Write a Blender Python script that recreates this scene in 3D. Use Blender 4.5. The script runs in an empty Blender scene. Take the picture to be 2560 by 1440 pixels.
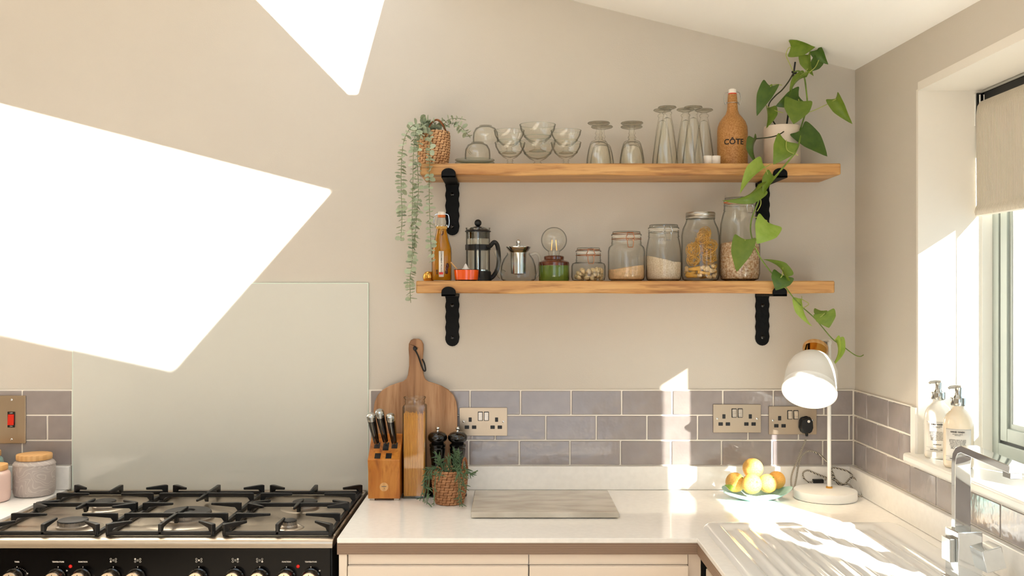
import bpy, bmesh, math, random
from mathutils import Vector, Matrix
from mathutils.geometry import tessellate_polygon
random.seed(7)
R = math.radians; PI = math.pi
scene = bpy.context.scene
COL = scene.collection

# ------------------------------------------------------------------ camera, world, sun, exposure
F, D, HZ, PX, PY = 2440.0, 2.987, 1.512, 1270.0, 730.0      # focal length (px), camera distance to the wall, eye height, axis in the frame
cam_d = bpy.data.cameras.new('camera'); cam = bpy.data.objects.new('camera', cam_d); COL.objects.link(cam)
cam.location = (0, -D, HZ); cam.rotation_euler = (PI/2, 0, 0)
cam_d.sensor_width = 36; cam_d.lens = 36*F/2560
cam_d.shift_x = (1280-PX)/2560; cam_d.shift_y = (PY-720)/2560; cam_d.clip_start = .05
scene.camera = cam
world = bpy.data.worlds.new('world'); scene.world = world; world.use_nodes = True
bg = world.node_tree.nodes['Background']; bg.inputs[0].default_value = (.80, .925, 1.05, 1); bg.inputs[1].default_value = 1.0
SA, SZ = .47, .526                                           # the sun travels (-SA, 1, -SZ)
sun_d = bpy.data.lights.new('sun', 'SUN'); sun_d.energy = 20; sun_d.color = (1, .955, .90); sun_d.angle = R(.7)
sun = bpy.data.objects.new('sun', sun_d); COL.objects.link(sun)
sun.rotation_euler = Vector((-SA, 1, -SZ)).to_track_quat('-Z', 'Y').to_euler()
# added spot lamp standing in for reflected sun, aimed low through the side window
gl_d = bpy.data.lights.new('reflected_sun_spot', 'SPOT'); gl_d.energy = 26000; gl_d.color = (1, .93, .82)
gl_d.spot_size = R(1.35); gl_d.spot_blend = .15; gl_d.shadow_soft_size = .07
gl = bpy.data.objects.new('reflected_sun_spot', gl_d); COL.objects.link(gl)
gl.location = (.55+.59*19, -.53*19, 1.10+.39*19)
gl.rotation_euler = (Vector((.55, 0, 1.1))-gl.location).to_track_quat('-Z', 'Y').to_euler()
vs = scene.view_settings
vs.view_transform = 'Standard'; vs.look = 'None'; vs.gamma = 1; vs.use_curve_mapping = False; vs.exposure = 1.06
scene.display_settings.display_device = 'sRGB'
cy = scene.cycles
cy.use_denoising = True; cy.max_bounces = 14; cy.transparent_max_bounces = 40; cy.transmission_bounces = 14
cy.glossy_bounces = 5; cy.diffuse_bounces = 6; cy.sample_clamp_indirect = 6; cy.blur_glossy = .6; cy.caustics_refractive = False

# ------------------------------------------------------------------ helpers
def lin(c):
    return tuple(((v/255)/12.92 if v/255 <= .04045 else ((v/255+.055)/1.055)**2.4) for v in c)+(1,)
def W(px, py, y):
    s = (y+D)/F
    return Vector(((px-PX)*s, y, HZ-(py-PY)*s))
def S(y): return (y+D)/F

class MB:
    def __init__(s): s.v = []; s.f = []
    def add(s, vs_, fs):
        n = len(s.v); s.v += [tuple(v) for v in vs_]; s.f += [tuple(i+n for i in f) for f in fs]; return s
    def box(s, a, b, m=None):
        (x0, y0, z0), (x1, y1, z1) = a, b
        vs_ = [Vector(p) for p in ((x0,y0,z0),(x1,y0,z0),(x1,y1,z0),(x0,y1,z0),(x0,y0,z1),(x1,y0,z1),(x1,y1,z1),(x0,y1,z1))]
        if m: vs_ = [m @ v for v in vs_]
        return s.add(vs_, [(0,3,2,1),(4,5,6,7),(0,1,5,4),(1,2,6,5),(2,3,7,6),(3,0,4,7)])
    def lathe(s, prof, seg=32, m=None, close=False):
        vs_, fs = [], []; rings = []
        for r, z in prof:
            if r < 1e-6: rings.append([len(vs_)]); vs_.append(Vector((0, 0, z)))
            else:
                rings.append(list(range(len(vs_), len(vs_)+seg)))
                vs_ += [Vector((r*math.cos(2*PI*k/seg), r*math.sin(2*PI*k/seg), z)) for k in range(seg)]
        prs = list(zip(rings, rings[1:]))
        if close: prs.append((rings[-1], rings[0]))
        for a, b in prs:
            for k in range(seg):
                k2 = (k+1) % seg
                if len(a) == 1 and len(b) == 1: continue
                if len(a) == 1: fs.append((a[0], b[k2], b[k]))
                elif len(b) == 1: fs.append((a[k], a[k2], b[0]))
                else: fs.append((a[k], a[k2], b[k2], b[k]))
        if m: vs_ = [m @ v for v in vs_]
        return s.add(vs_, fs)
    def tube(s, pts, r, seg=8, caps=True, closed=False, flat=None):
        pts = [Vector(p) for p in pts]; n = len(pts)
        rr = r if isinstance(r, (list, tuple)) else [r]*n
        vs_, fs = [], []; up = None
        for i, p in enumerate(pts):
            if closed: t = pts[(i+1) % n]-pts[i-1]
            else: t = pts[min(i+1, n-1)]-pts[max(i-1, 0)]
            t.normalize()
            if up is None:
                up = Vector((0, 0, 1)) if abs(t.z) < .9 else Vector((0, 1, 0))
            a = (up-t*up.dot(t)).normalized(); b = t.cross(a); up = a
            for k in range(seg):
                q = 2*PI*k/seg
                vs_.append(p+a*math.cos(q)*rr[i]*(flat or 1)+b*math.sin(q)*rr[i])
        m = n if closed else n-1
        for i in range(m):
            j = (i+1) % n
            for k in range(seg):
                k2 = (k+1) % seg
                fs.append((i*seg+k, i*seg+k2, j*seg+k2, j*seg+k))
        if caps and not closed:
            fs.append(tuple(reversed(range(seg)))); fs.append(tuple(range((n-1)*seg, n*seg)))
        return s.add(vs_, fs)
    def prism(s, outer, d0, d1, holes=(), m=None):
        """outline in (x, z), extruded along y from d0 to d1"""
        loops = [list(outer)]+[list(h) for h in holes]; allp = [p for l in loops for p in l]
        tris = tessellate_polygon([[Vector((p[0], p[1], 0)) for p in l] for l in loops])
        n = len(allp)
        vs_ = [Vector((p[0], d0, p[1])) for p in allp]+[Vector((p[0], d1, p[1])) for p in allp]
        fs = []
        if len(loops) == 1: fs += [tuple(range(n)), tuple(reversed(range(n, 2*n)))]
        else: fs += [tuple(t) for t in tris]+[tuple(i+n for i in reversed(t)) for t in tris]
        o = 0
        for l in loops:
            k = len(l)
            for i in range(k):
                j = (i+1) % k
                fs.append((o+i, o+n+i, o+n+j, o+j))
            o += k
        if m: vs_ = [m @ v for v in vs_]
        return s.add(vs_, fs)
    def mesh(s, name, sharp=38):
        me = bpy.data.meshes.new(name); me.from_pydata(s.v, [], s.f); me.validate()
        bm = bmesh.new(); bm.from_mesh(me); bmesh.ops.recalc_face_normals(bm, faces=bm.faces); bm.to_mesh(me); bm.free()
        if sharp:
            me.shade_smooth(); me.set_sharp_from_angle(angle=R(sharp))
        return me

def obj(name, mb, mat, parent=None, bevel=0, sharp=38, loc=None, label=None, kind=None, solid=0):
    me = mb.mesh(name, sharp) if isinstance(mb, MB) else mb
    o = bpy.data.objects.new(name, me); COL.objects.link(o)
    if mat and not me.materials: me.materials.append(mat)
    if parent: o.parent = parent
    if loc is not None: o.location = loc
    if solid:
        md = o.modifiers.new('Solid', 'SOLIDIFY'); md.thickness = solid; md.offset = 0
    if bevel:
        md = o.modifiers.new('Bevel', 'BEVEL'); md.width = bevel; md.segments = 3; md.limit_method = 'ANGLE'; md.angle_limit = R(40)
        md.harden_normals = False
    if label: o['label'] = label
    if kind: o['kind'] = kind
    return o
def thing(name, label, cat, loc, rz=0, group=None):
    o = bpy.data.objects.new(name, None); COL.objects.link(o); o.empty_display_size = .05
    o.location = loc; o.rotation_euler = (0, 0, rz); o['label'] = label; o['category'] = cat
    if group: o['group'] = group
    return o
def tag(o, label, cat, group=None):
    o['label'] = label; o['category'] = cat
    if group: o['group'] = group
    return o
def struct(name, mb, mat, label=None, bevel=0, sharp=38):
    o = obj(name, mb, mat, bevel=bevel, sharp=sharp); o['kind'] = 'structure'
    if label: o['label'] = label
    return o
def dup(root, loc, label, group=None, rz=None):
    r = root.copy(); COL.objects.link(r); r.location = loc; r['label'] = label
    if rz is not None: r.rotation_euler = (0, 0, rz)
    if group: r['group'] = group
    for ch in list(root.children):
        c = ch.copy(); COL.objects.link(c); c.parent = r
        for g in ch.children:
            d = g.copy(); COL.objects.link(d); d.parent = c
    return r
def Tm(x, y, z): return Matrix.Translation((x, y, z))
def smooth_pts(pts, n=6):
    """Catmull-Rom through the points"""
    P = [Vector(p) for p in pts]; out = []
    for i in range(len(P)-1):
        p0, p1, p2, p3 = P[max(i-1, 0)], P[i], P[i+1], P[min(i+2, len(P)-1)]
        for k in range(n):
            t = k/n
            out.append(.5*((2*p1)+(p2-p0)*t+(2*p0-5*p1+4*p2-p3)*t*t+(3*p1-p0-3*p2+p3)*t**3))
    out.append(P[-1]); return out
def ball(mb, c, r, seg=12, sq=(1, 1, 1), rot=None):
    prof = [(r*math.sin(PI*i/8), -r*math.cos(PI*i/8)) for i in range(9)]
    prof[0] = (0, -r); prof[-1] = (0, r)
    m = Tm(*c) @ (rot or Matrix.Identity(4)) @ Matrix.Diagonal((*sq, 1))
    mb.lathe(prof, seg, m)
def rrect(w, h, r, n=5, cx=0, cz=0):
    pts = []
    for (sx, sz, a0) in ((1, -1, -90), (1, 1, 0), (-1, 1, 90), (-1, -1, 180)):
        for k in range(n+1):
            a = R(a0+90*k/n)
            pts.append((cx+sx*(w/2-r)+r*math.cos(a), cz+sz*(h/2-r)+r*math.sin(a)))
    return pts
def text(body, size, mat, parent, loc, rot=(PI/2, 0, 0), wrap=None, align='CENTER', name='lettering', bold=0, sx=1, depth=.0002):
    """flat lettering; wrap = radius bends it round a vertical cylinder on the parent's axis"""
    c = bpy.data.curves.new('lettering', 'FONT'); c.body = body; c.size = size; c.align_x = align; c.align_y = 'CENTER'
    c.extrude = depth; c.offset = bold; c.resolution_u = 3
    t = bpy.data.objects.new('tmp', c); COL.objects.link(t)
    bpy.context.view_layer.update()
    me = bpy.data.meshes.new_from_object(t.evaluated_get(bpy.context.evaluated_depsgraph_get()))
    bpy.data.objects.remove(t)
    for v in me.vertices: v.co.x *= sx
    if wrap:
        rr, a0 = wrap
        for v in me.vertices:
            a = v.co.x/rr+a0; q = rr+v.co.z
            v.co = Vector((q*math.sin(a), -q*math.cos(a), v.co.y))
        rot = (0, 0, 0)
    me.materials.clear(); me.materials.append(mat)
    o = bpy.data.objects.new(name, me); COL.objects.link(o); o.parent = parent; o.location = loc; o.rotation_euler = rot
    return o

# ------------------------------------------------------------------ materials
def new(name):
    m = bpy.data.materials.new(name); m.use_nodes = True; nt = m.node_tree
    return m, nt, nt.nodes['Principled BSDF']
def P(name, rgb, rough=.5, metal=0, coat=0, var=0, vscale=8, bump=0, bscale=40, stretch=(1, 1, 1), rgb2=None, emit=None, trans=0, ior=1.45, sub=0, rand=0, spec=None, detail=4):
    m, nt, b = new(name); N, L = nt.nodes, nt.links
    b.inputs['Base Color'].default_value = lin(rgb); b.inputs['Roughness'].default_value = rough
    b.inputs['Metallic'].default_value = metal; b.inputs['Coat Weight'].default_value = coat; b.inputs['Coat Roughness'].default_value = .05
    b.inputs['Transmission Weight'].default_value = trans; b.inputs['IOR'].default_value = ior
    if spec is not None: b.inputs['Specular IOR Level'].default_value = spec
    if sub: b.inputs['Subsurface Weight'].default_value = sub; b.inputs['Subsurface Radius'].default_value = (.02, .01, .006); b.inputs['Subsurface Scale'].default_value = .3
    if emit: b.inputs['Emission Color'].default_value = lin(emit[0]); b.inputs['Emission Strength'].default_value = emit[1]
    if var or rgb2 or bump:
        tc = N.new('ShaderNodeTexCoord'); mp = N.new('ShaderNodeMapping'); mp.inputs['Scale'].default_value = stretch
        L.new(tc.outputs['Object'], mp.inputs['Vector'])
    if var or rgb2:
        nz = N.new('ShaderNodeTexNoise'); nz.inputs['Scale'].default_value = vscale; nz.inputs['Detail'].default_value = detail
        L.new(mp.outputs[0], nz.inputs['Vector'])
        cr = N.new('ShaderNodeValToRGB'); cr.color_ramp.elements[0].position = .35; cr.color_ramp.elements[1].position = .65
        c2 = rgb2 or tuple(max(0, c*(1-var)) for c in rgb)
        cr.color_ramp.elements[0].color = lin(c2); cr.color_ramp.elements[1].color = lin(rgb)
        L.new(nz.outputs['Fac'], cr.inputs['Fac']); L.new(cr.outputs['Color'], b.inputs['Base Color'])
    if rand:
        oi = N.new('ShaderNodeObjectInfo'); hs = N.new('ShaderNodeHueSaturation'); mr = N.new('ShaderNodeMapRange')
        mr.inputs['To Min'].default_value = 1-rand; mr.inputs['To Max'].default_value = 1+rand
        L.new(oi.outputs['Random'], mr.inputs['Value']); L.new(mr.outputs[0], hs.inputs['Value'])
        src = b.inputs['Base Color'].links[0].from_socket if b.inputs['Base Color'].links else None
        if src: L.new(src, hs.inputs['Color'])
        else: hs.inputs['Color'].default_value = lin(rgb)
        L.new(hs.outputs[0], b.inputs['Base Color'])
    if bump:
        n2 = N.new('ShaderNodeTexNoise'); n2.inputs['Scale'].default_value = bscale; n2.inputs['Detail'].default_value = 3
        L.new(mp.outputs[0], n2.inputs['Vector'])
        bp = N.new('ShaderNodeBump'); bp.inputs['Strength'].default_value = 1; bp.inputs['Distance'].default_value = bump
        L.new(n2.outputs['Fac'], bp.inputs['Height']); L.new(bp.outputs[0], b.inputs['Normal'])
    return m
def thin_glass(name, tint=(244, 246, 242), edge=(120, 125, 118), gloss=1.0, rough=.02):
    m = bpy.data.materials.new(name); m.use_nodes = True; nt = m.node_tree; N, L = nt.nodes, nt.links; N.clear()
    out = N.new('ShaderNodeOutputMaterial'); mix = N.new('ShaderNodeMixShader'); tr = N.new('ShaderNodeBsdfTransparent'); gs = N.new('ShaderNodeBsdfGlossy')
    gs.inputs['Roughness'].default_value = rough; gs.inputs['Color'].default_value = (gloss, gloss, gloss, 1)
    lw = N.new('ShaderNodeLayerWeight'); lw.inputs['Blend'].default_value = .5
    cr = N.new('ShaderNodeValToRGB'); e = cr.color_ramp.elements
    e[0].position = .55; e[0].color = lin(tint); e[1].position = 1; e[1].color = lin(edge)
    pw_ = N.new('ShaderNodeMath'); pw_.operation = 'POWER'; pw_.inputs[1].default_value = 5; L.new(lw.outputs['Facing'], pw_.inputs[0])
    fr = N.new('ShaderNodeMapRange'); fr.inputs['To Min'].default_value = .045; fr.inputs['To Max'].default_value = .4; L.new(pw_.outputs[0], fr.inputs['Value'])
    L.new(lw.outputs['Facing'], cr.inputs['Fac']); L.new(cr.outputs[0], tr.inputs['Color'])
    L.new(fr.outputs[0], mix.inputs[0]); L.new(tr.outputs[0], mix.inputs[1]); L.new(gs.outputs[0], mix.inputs[2]); L.new(mix.outputs[0], out.inputs[0])
    return m
def wood(name, c1, c2, c3, rough=.45, scale=(1.2, 14, 14), rot=0, knots=True, dark=.5):
    m, nt, b = new(name); N, L = nt.nodes, nt.links
    tc = N.new('ShaderNodeTexCoord'); mp = N.new('ShaderNodeMapping'); mp.inputs['Scale'].default_value = scale; mp.inputs['Rotation'].default_value[1] = rot
    L.new(tc.outputs['Object'], mp.inputs[0])
    nz = N.new('ShaderNodeTexNoise'); nz.inputs['Scale'].default_value = 2.2; nz.inputs['Detail'].default_value = 5; nz.inputs['Distortion'].default_value = .9
    L.new(mp.outputs[0], nz.inputs['Vector'])
    cr = N.new('ShaderNodeValToRGB'); e = cr.color_ramp.elements
    e[0].position = .3; e[0].color = lin(c3); e[1].position = .7; e[1].color = lin(c1)
    x = cr.color_ramp.elements.new(.48); x.color = lin(c2)
    L.new(nz.outputs['Fac'], cr.inputs[0])
    n2 = N.new('ShaderNodeTexNoise'); n2.inputs['Scale'].default_value = 9; n2.inputs['Detail'].default_value = 6; L.new(mp.outputs[0], n2.inputs['Vector'])
    c2n = N.new('ShaderNodeValToRGB'); c2n.color_ramp.elements[0].position = .30; c2n.color_ramp.elements[0].color = (dark, dark*.8, dark*.6, 1); c2n.color_ramp.elements[1].position = .46
    L.new(n2.outputs['Fac'], c2n.inputs[0])
    mx = N.new('ShaderNodeMix'); mx.data_type = 'RGBA'; mx.blend_type = 'MULTIPLY'; mx.inputs[0].default_value = .8
    L.new(cr.outputs[0], mx.inputs[6]); L.new(c2n.outputs[0], mx.inputs[7])
    src = mx.outputs[2]
    if knots:
        vo = N.new('ShaderNodeTexVoronoi'); vo.inputs['Scale'].default_value = 2.6
        mp2 = N.new('ShaderNodeMapping'); mp2.inputs['Scale'].default_value = (1, 2.2, 2.2); L.new(tc.outputs['Object'], mp2.inputs[0]); L.new(mp2.outputs[0], vo.inputs['Vector'])
        kr = N.new('ShaderNodeValToRGB'); kr.color_ramp.elements[0].position = .03; kr.color_ramp.elements[0].color = (.16, .07, .03, 1); kr.color_ramp.elements[1].position = .1; kr.color_ramp.elements[1].color = (1, 1, 1, 1)
        L.new(vo.outputs['Distance'], kr.inputs[0])
        m2 = N.new('ShaderNodeMix'); m2.data_type = 'RGBA'; m2.blend_type = 'MULTIPLY'; m2.inputs[0].default_value = .8
        L.new(src, m2.inputs[6]); L.new(kr.outputs[0], m2.inputs[7]); src = m2.outputs[2]
    L.new(src, b.inputs['Base Color']); b.inputs['Roughness'].default_value = rough
    bp = N.new('ShaderNodeBump'); bp.inputs['Distance'].default_value = .0006; bp.inputs['Strength'].default_value = 1
    L.new(n2.outputs['Fac'], bp.inputs['Height']); L.new(bp.outputs[0], b.inputs['Normal'])
    return m
def stripes(name, c1, c2, scale, direction='X', rough=.8, bump=.0005, space='Object', prof='SIN'):
    m, nt, b = new(name); N, L = nt.nodes, nt.links
    tc = N.new('ShaderNodeTexCoord'); wv = N.new('ShaderNodeTexWave'); wv.bands_direction = direction; wv.inputs['Scale'].default_value = scale; wv.wave_profile = prof
    L.new(tc.outputs[space], wv.inputs['Vector'])
    cr = N.new('ShaderNodeValToRGB'); cr.color_ramp.elements[0].color = lin(c2); cr.color_ramp.elements[1].color = lin(c1)
    cr.color_ramp.elements[0].position = .25; cr.color_ramp.elements[1].position = .75
    L.new(wv.outputs['Fac'], cr.inputs[0]); L.new(cr.outputs[0], b.inputs['Base Color']); b.inputs['Roughness'].default_value = rough
    bp = N.new('ShaderNodeBump'); bp.inputs['Distance'].default_value = bump; L.new(wv.outputs['Fac'], bp.inputs['Height']); L.new(bp.outputs[0], b.inputs['Normal'])
    return m
def brushed(name, rgb, rough=.28, stretch=(1, 60, 60)):
    m, nt, b = new(name); N, L = nt.nodes, nt.links
    b.inputs['Base Color'].default_value = lin(rgb); b.inputs['Metallic'].default_value = 1
    tc = N.new('ShaderNodeTexCoord'); mp = N.new('ShaderNodeMapping'); mp.inputs['Scale'].default_value = stretch; L.new(tc.outputs['Object'], mp.inputs[0])
    nz = N.new('ShaderNodeTexNoise'); nz.inputs['Scale'].default_value = 12; nz.inputs['Detail'].default_value = 3; L.new(mp.outputs[0], nz.inputs['Vector'])
    mr = N.new('ShaderNodeMapRange'); mr.inputs['To Min'].default_value = rough*.8; mr.inputs['To Max'].default_value = rough*1.35
    L.new(nz.outputs['Fac'], mr.inputs[0]); L.new(mr.outputs[0], b.inputs['Roughness'])
    return m

M = {}
M['wall'] = P('wall_paint', (206, 199, 188), .62, bump=.0003, bscale=260, var=.02, vscale=1.5)
M['ceiling'] = P('ceiling_paint', (250, 249, 246), .8)
M['reveal'] = P('reveal_paint', (232, 227, 218), .6)
M['white_gloss'] = P('white_gloss', (240, 238, 232), .25)
M['quartz'] = P('white_quartz', (250, 248, 244), .10, var=.02, vscale=60)
M['laminate'] = stripes('brown_laminate', (150, 126, 106), (134, 108, 88), 60, 'Z', .5, .0002)
M['cabinet'] = P('cabinet_lacquer', (238, 224, 208), .35)
M['cabinet_dark'] = P('cabinet_gap', (120, 100, 85), .6)
M['tile'] = P('tile_glaze', (158, 149, 147), .07, coat=.6, rgb2=(147, 138, 137), vscale=14, bump=.004, bscale=16, rand=.05, detail=2)
M['grout'] = P('grout', (236, 230, 220), .8)
M['glass_splash'] = P('painted_glass', (212, 212, 204), .06, coat=1, sub=0)
M['glass_edge'] = P('glass_edge', (222, 238, 226), .1)
M['steel'] = brushed('brushed_steel', (196, 180, 162), .26)
M['hob_steel'] = brushed('hob_steel', (190, 178, 162), .3, (60, 2, 60))
M['socket_steel'] = brushed('socket_steel', (176, 160, 140), .32, (60, 2, 2))
M['chrome'] = P('chrome', (225, 228, 230), .06, 1)
M['chrome_soft'] = P('chrome_soft', (190, 192, 190), .16, 1)
M['cast'] = P('cast_iron', (22, 20, 19), .42, var=.3, vscale=40, bump=.0003, bscale=300)
M['burner'] = P('burner_cap', (44, 40, 37), .5, var=.3, vscale=60)
M['burner_ring'] = P('burner_alloy', (168, 160, 150), .4, .8)
M['black_gloss'] = P('black_gloss', (9, 8, 8), .08, coat=.5)
M['black_panel'] = P('black_panel', (5, 3, 3), .16, spec=.12)
M['black_matt'] = P('black_plastic', (20, 19, 19), .4)
M['iron'] = P('forged_iron', (9, 9, 9), .55, bump=.0015, bscale=60, spec=.18)
M['red_switch'] = P('red_switch', (215, 42, 20), .3)
M['red_lamp'] = P('red_lamp', (160, 14, 10), .2, emit=((170, 20, 12), .5))
M['white_print'] = P('white_print', (205, 200, 192), .6)
M['black_print'] = P('black_print', (28, 24, 22), .6)
M['grey_print'] = P('grey_print', (110, 106, 104), .7)
M['shelf'] = wood('shelf_pine', (214, 168, 108), (194, 144, 84), (160, 106, 54), .42, (1.0, 12, 12), dark=.55)
M['board'] = wood('acacia_board', (190, 150, 112), (165, 122, 84), (128, 88, 56), .55, (13, 13, 1.1), knots=False, dark=.7)
M['block'] = wood('acacia_block', (214, 148, 62), (186, 112, 36), (122, 64, 18), .35, (9, 9, 1.6), rot=R(14), knots=False, dark=.7)
M['bamboo'] = stripes('bamboo', (222, 176, 116), (212, 162, 102), 22, 'X', .45, .00001)
M['glass'] = thin_glass('clear_glass', (253, 253, 251), (150, 148, 138))
M['foot_glass'] = thin_glass('foot_glass', (253, 253, 251), (216, 214, 206))
M['jar_glass'] = thin_glass('jar_glass', (251, 252, 250), (84, 88, 82), rough=.03)
M['green_glass'] = thin_glass('saucer_glass', (244, 248, 246), (186, 194, 190))
M['pane'] = thin_glass('window_pane', (250, 252, 251), (220, 228, 226))
M['stone'] = P('stoneware', (190, 140, 82), .42, rgb2=(160, 108, 54), vscale=260, bump=.0004, bscale=200, detail=3)
M['pot'] = P('cream_pot', (226, 210, 192), .35, coat=.3, var=.05, vscale=20)
M['soil'] = P('soil', (44, 32, 24), .9)
M['leaf'] = P('leaf_green', (124, 148, 56), .34, rgb2=(108, 136, 46), vscale=4, rand=.12, sub=0)
M['leaf_dark'] = P('leaf_dark', (86, 116, 48), .3, rgb2=(72, 102, 40), vscale=4, rand=.1)
M['leaf_light'] = P('leaf_light', (168, 196, 88), .4, rgb2=(150, 184, 72), vscale=4, rand=.1)
for k in ('leaf', 'leaf_dark', 'leaf_light'):
    nt = M[k].node_tree; b = nt.nodes['Principled BSDF']; out = nt.nodes['Material Output']
    tl = nt.nodes.new('ShaderNodeBsdfTranslucent'); mx = nt.nodes.new('ShaderNodeMixShader'); mx.inputs[0].default_value = .3
    nt.links.new(b.inputs['Base Color'].links[0].from_socket, tl.inputs['Color'])
    nt.links.new(b.outputs[0], mx.inputs[1]); nt.links.new(tl.outputs[0], mx.inputs[2]); nt.links.new(mx.outputs[0], out.inputs[0])
M['vine'] = P('vine_stem', (120, 146, 58), .5, rgb2=(88, 112, 40), vscale=30)
M['vine_dark'] = P('vine_dark', (50, 52, 26), .6)
M['vine_light'] = P('vine_light', (170, 178, 90), .5)
M['euc'] = P('eucalyptus_leaf', (188, 196, 168), .6, rgb2=(156, 168, 138), vscale=30, rand=.14)
M['euc_stem'] = P('eucalyptus_stem', (120, 130, 92), .7)
M['succ'] = P('succulent_leaf', (98, 124, 88), .5, rgb2=(72, 98, 66), vscale=60, rand=.15)
M['wicker'] = P('wicker', (222, 180, 134), .7, rgb2=(196, 148, 104), vscale=70, rand=.03, detail=2)
M['wicker_dark'] = P('wicker_brown', (190, 140, 98), .7, rgb2=(156, 106, 70), vscale=70, detail=2)
M['weave_shade'] = P('weave_shade', (120, 78, 48), .9)  # crevice shade of the weave, painted as dark faces
M['rope'] = P('rope', (170, 106, 66), .8, var=.3, vscale=120)
M['gold'] = P('gold', (226, 172, 84), .1, 1)
M['copper'] = P('copper_wire', (196, 134, 98), .22, 1)
M['oil'] = P('chilli_oil', (206, 132, 8), .05, trans=.0, coat=1, rgb2=(186, 112, 4), vscale=12)
M['chilli'] = P('dried_chilli', (84, 22, 12), .5, var=.4, vscale=60)
M['ceramic_w'] = P('white_ceramic', (238, 232, 222), .25)
M['orange_rub'] = P('orange_rubber', (222, 120, 54), .5)
M['raffia'] = P('raffia', (214, 172, 96), .8)
M['ramekin'] = P('orange_enamel', (226, 84, 14), .15, coat=.8)
M['salt'] = P('salt', (232, 226, 220), .8)
M['green_glaze'] = P('green_glaze', (92, 116, 40), .08, coat=.8, rgb2=(70, 94, 26), vscale=14)
M['brown_glaze'] = P('brown_glaze', (102, 48, 24), .08, coat=.8, var=.3, vscale=30)
M['filament'] = P('filament', (236, 160, 90), .4, emit=((255, 170, 90), .8))
M['sugar'] = P('sugar', (222, 184, 140), .9, var=.1, vscale=120, bump=.0006, bscale=400)
M['rice'] = P('rice', (222, 206, 184), .8, rgb2=(196, 174, 146), vscale=300, bump=.002, bscale=350)
M['muesli'] = P('muesli', (228, 206, 178), .8, rgb2=(168, 120, 78), vscale=170, bump=.003, bscale=170)
M['nut'] = P('nut', (222, 196, 150), .6, var=.2, vscale=60, rand=.12)
M['pasta'] = P('pasta', (230, 178, 84), .5, rand=.06, var=.12, vscale=40)
M['spaghetti'] = P('spaghetti', (226, 168, 76), .5, rgb2=(200, 138, 52), vscale=500, stretch=(1, 1, .02))
M['fusilli'] = P('shell_pasta', (226, 196, 150), .6, rand=.08)
M['metal_lid'] = brushed('zinc_lid', (186, 182, 174), .3, (2, 2, 60))
M['lemon'] = P('yellow_fruit', (238, 192, 104), .35, rgb2=(226, 166, 70), vscale=9, bump=.0006, bscale=180)
M['fruit_leaf'] = P('fruit_leaf', (84, 130, 50), .5)
M['aqua'] = P('aqua_dish', (168, 214, 206), .25, rgb2=(188, 224, 216), vscale=10)
M['lamp_white'] = P('lamp_white', (248, 249, 247), .35)
M['lamp_inner'] = P('lamp_inner', (250, 244, 232), .5)
M['bulb'] = P('lit_bulb', (255, 240, 215), .3, emit=((255, 236, 205), 7))
M['cable'] = stripes('woven_cable', (214, 206, 190), (62, 56, 52), 110, 'DIAGONAL', .8, .0002)
M['marble'] = P('marble', (212, 205, 192), .22, rgb2=(184, 175, 160), vscale=9, stretch=(1, 3, 1), detail=8)
M['soap'] = P('soap_bottle', (240, 236, 226), .12, trans=0, coat=.6)
M['soap_warm'] = P('soap_bottle_amber', (242, 226, 200), .14, coat=.6)
M['paper'] = P('label_paper', (240, 234, 224), .7)
M['frame'] = P('grey_green_frame', (158, 165, 159), .4)
M['frame_dark'] = P('gasket', (12, 14, 14), .5)
M['white_bead'] = P('white_bead', (224, 228, 232), .4)
M['blind'] = stripes('ribbed_blind', (226, 218, 204), (188, 178, 162), 55, 'Y', .85, .0012)
M['floor'] = wood('oak_floor', (214, 202, 184), (202, 190, 170), (184, 170, 150), .5, (8, 1, 1), knots=False)
M['sink'] = P('white_sink', (238, 238, 236), .07, coat=.5)
M['ceramic_grey'] = P('grey_stoneware', (190, 180, 172), .4, var=.05, vscale=20)
M['pink'] = P('pink_ceramic', (222, 192, 180), .3, coat=.4, var=.04, vscale=12)
M['teal'] = P('teal_ceramic', (150, 186, 176), .3, coat=.4)
# embossed maze-like pattern on the grey jar
nt = M['ceramic_grey'].node_tree; N_, L_ = nt.nodes, nt.links
tc = N_.new('ShaderNodeTexCoord'); mg = N_.new('ShaderNodeTexNoise'); mg.inputs['Scale'].default_value = 26; mg.inputs['Detail'].default_value = 0; mg.inputs['Distortion'].default_value = .6
L_.new(tc.outputs['Object'], mg.inputs['Vector'])
mu = N_.new('ShaderNodeMath'); mu.operation = 'MULTIPLY'; mu.inputs[1].default_value = 52; sn = N_.new('ShaderNodeMath'); sn.operation = 'SINE'
L_.new(mg.outputs['Fac'], mu.inputs[0]); L_.new(mu.outputs[0], sn.inputs[0])
cr = N_.new('ShaderNodeValToRGB'); cr.color_ramp.elements[0].position = .55; cr.color_ramp.elements[0].color = lin((184, 173, 167)); cr.color_ramp.elements[1].position = .9; cr.color_ramp.elements[1].color = lin((199, 190, 182))
L_.new(sn.outputs[0], cr.inputs[0]); L_.new(cr.outputs[0], nt.nodes['Principled BSDF'].inputs['Base Color'])

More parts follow.
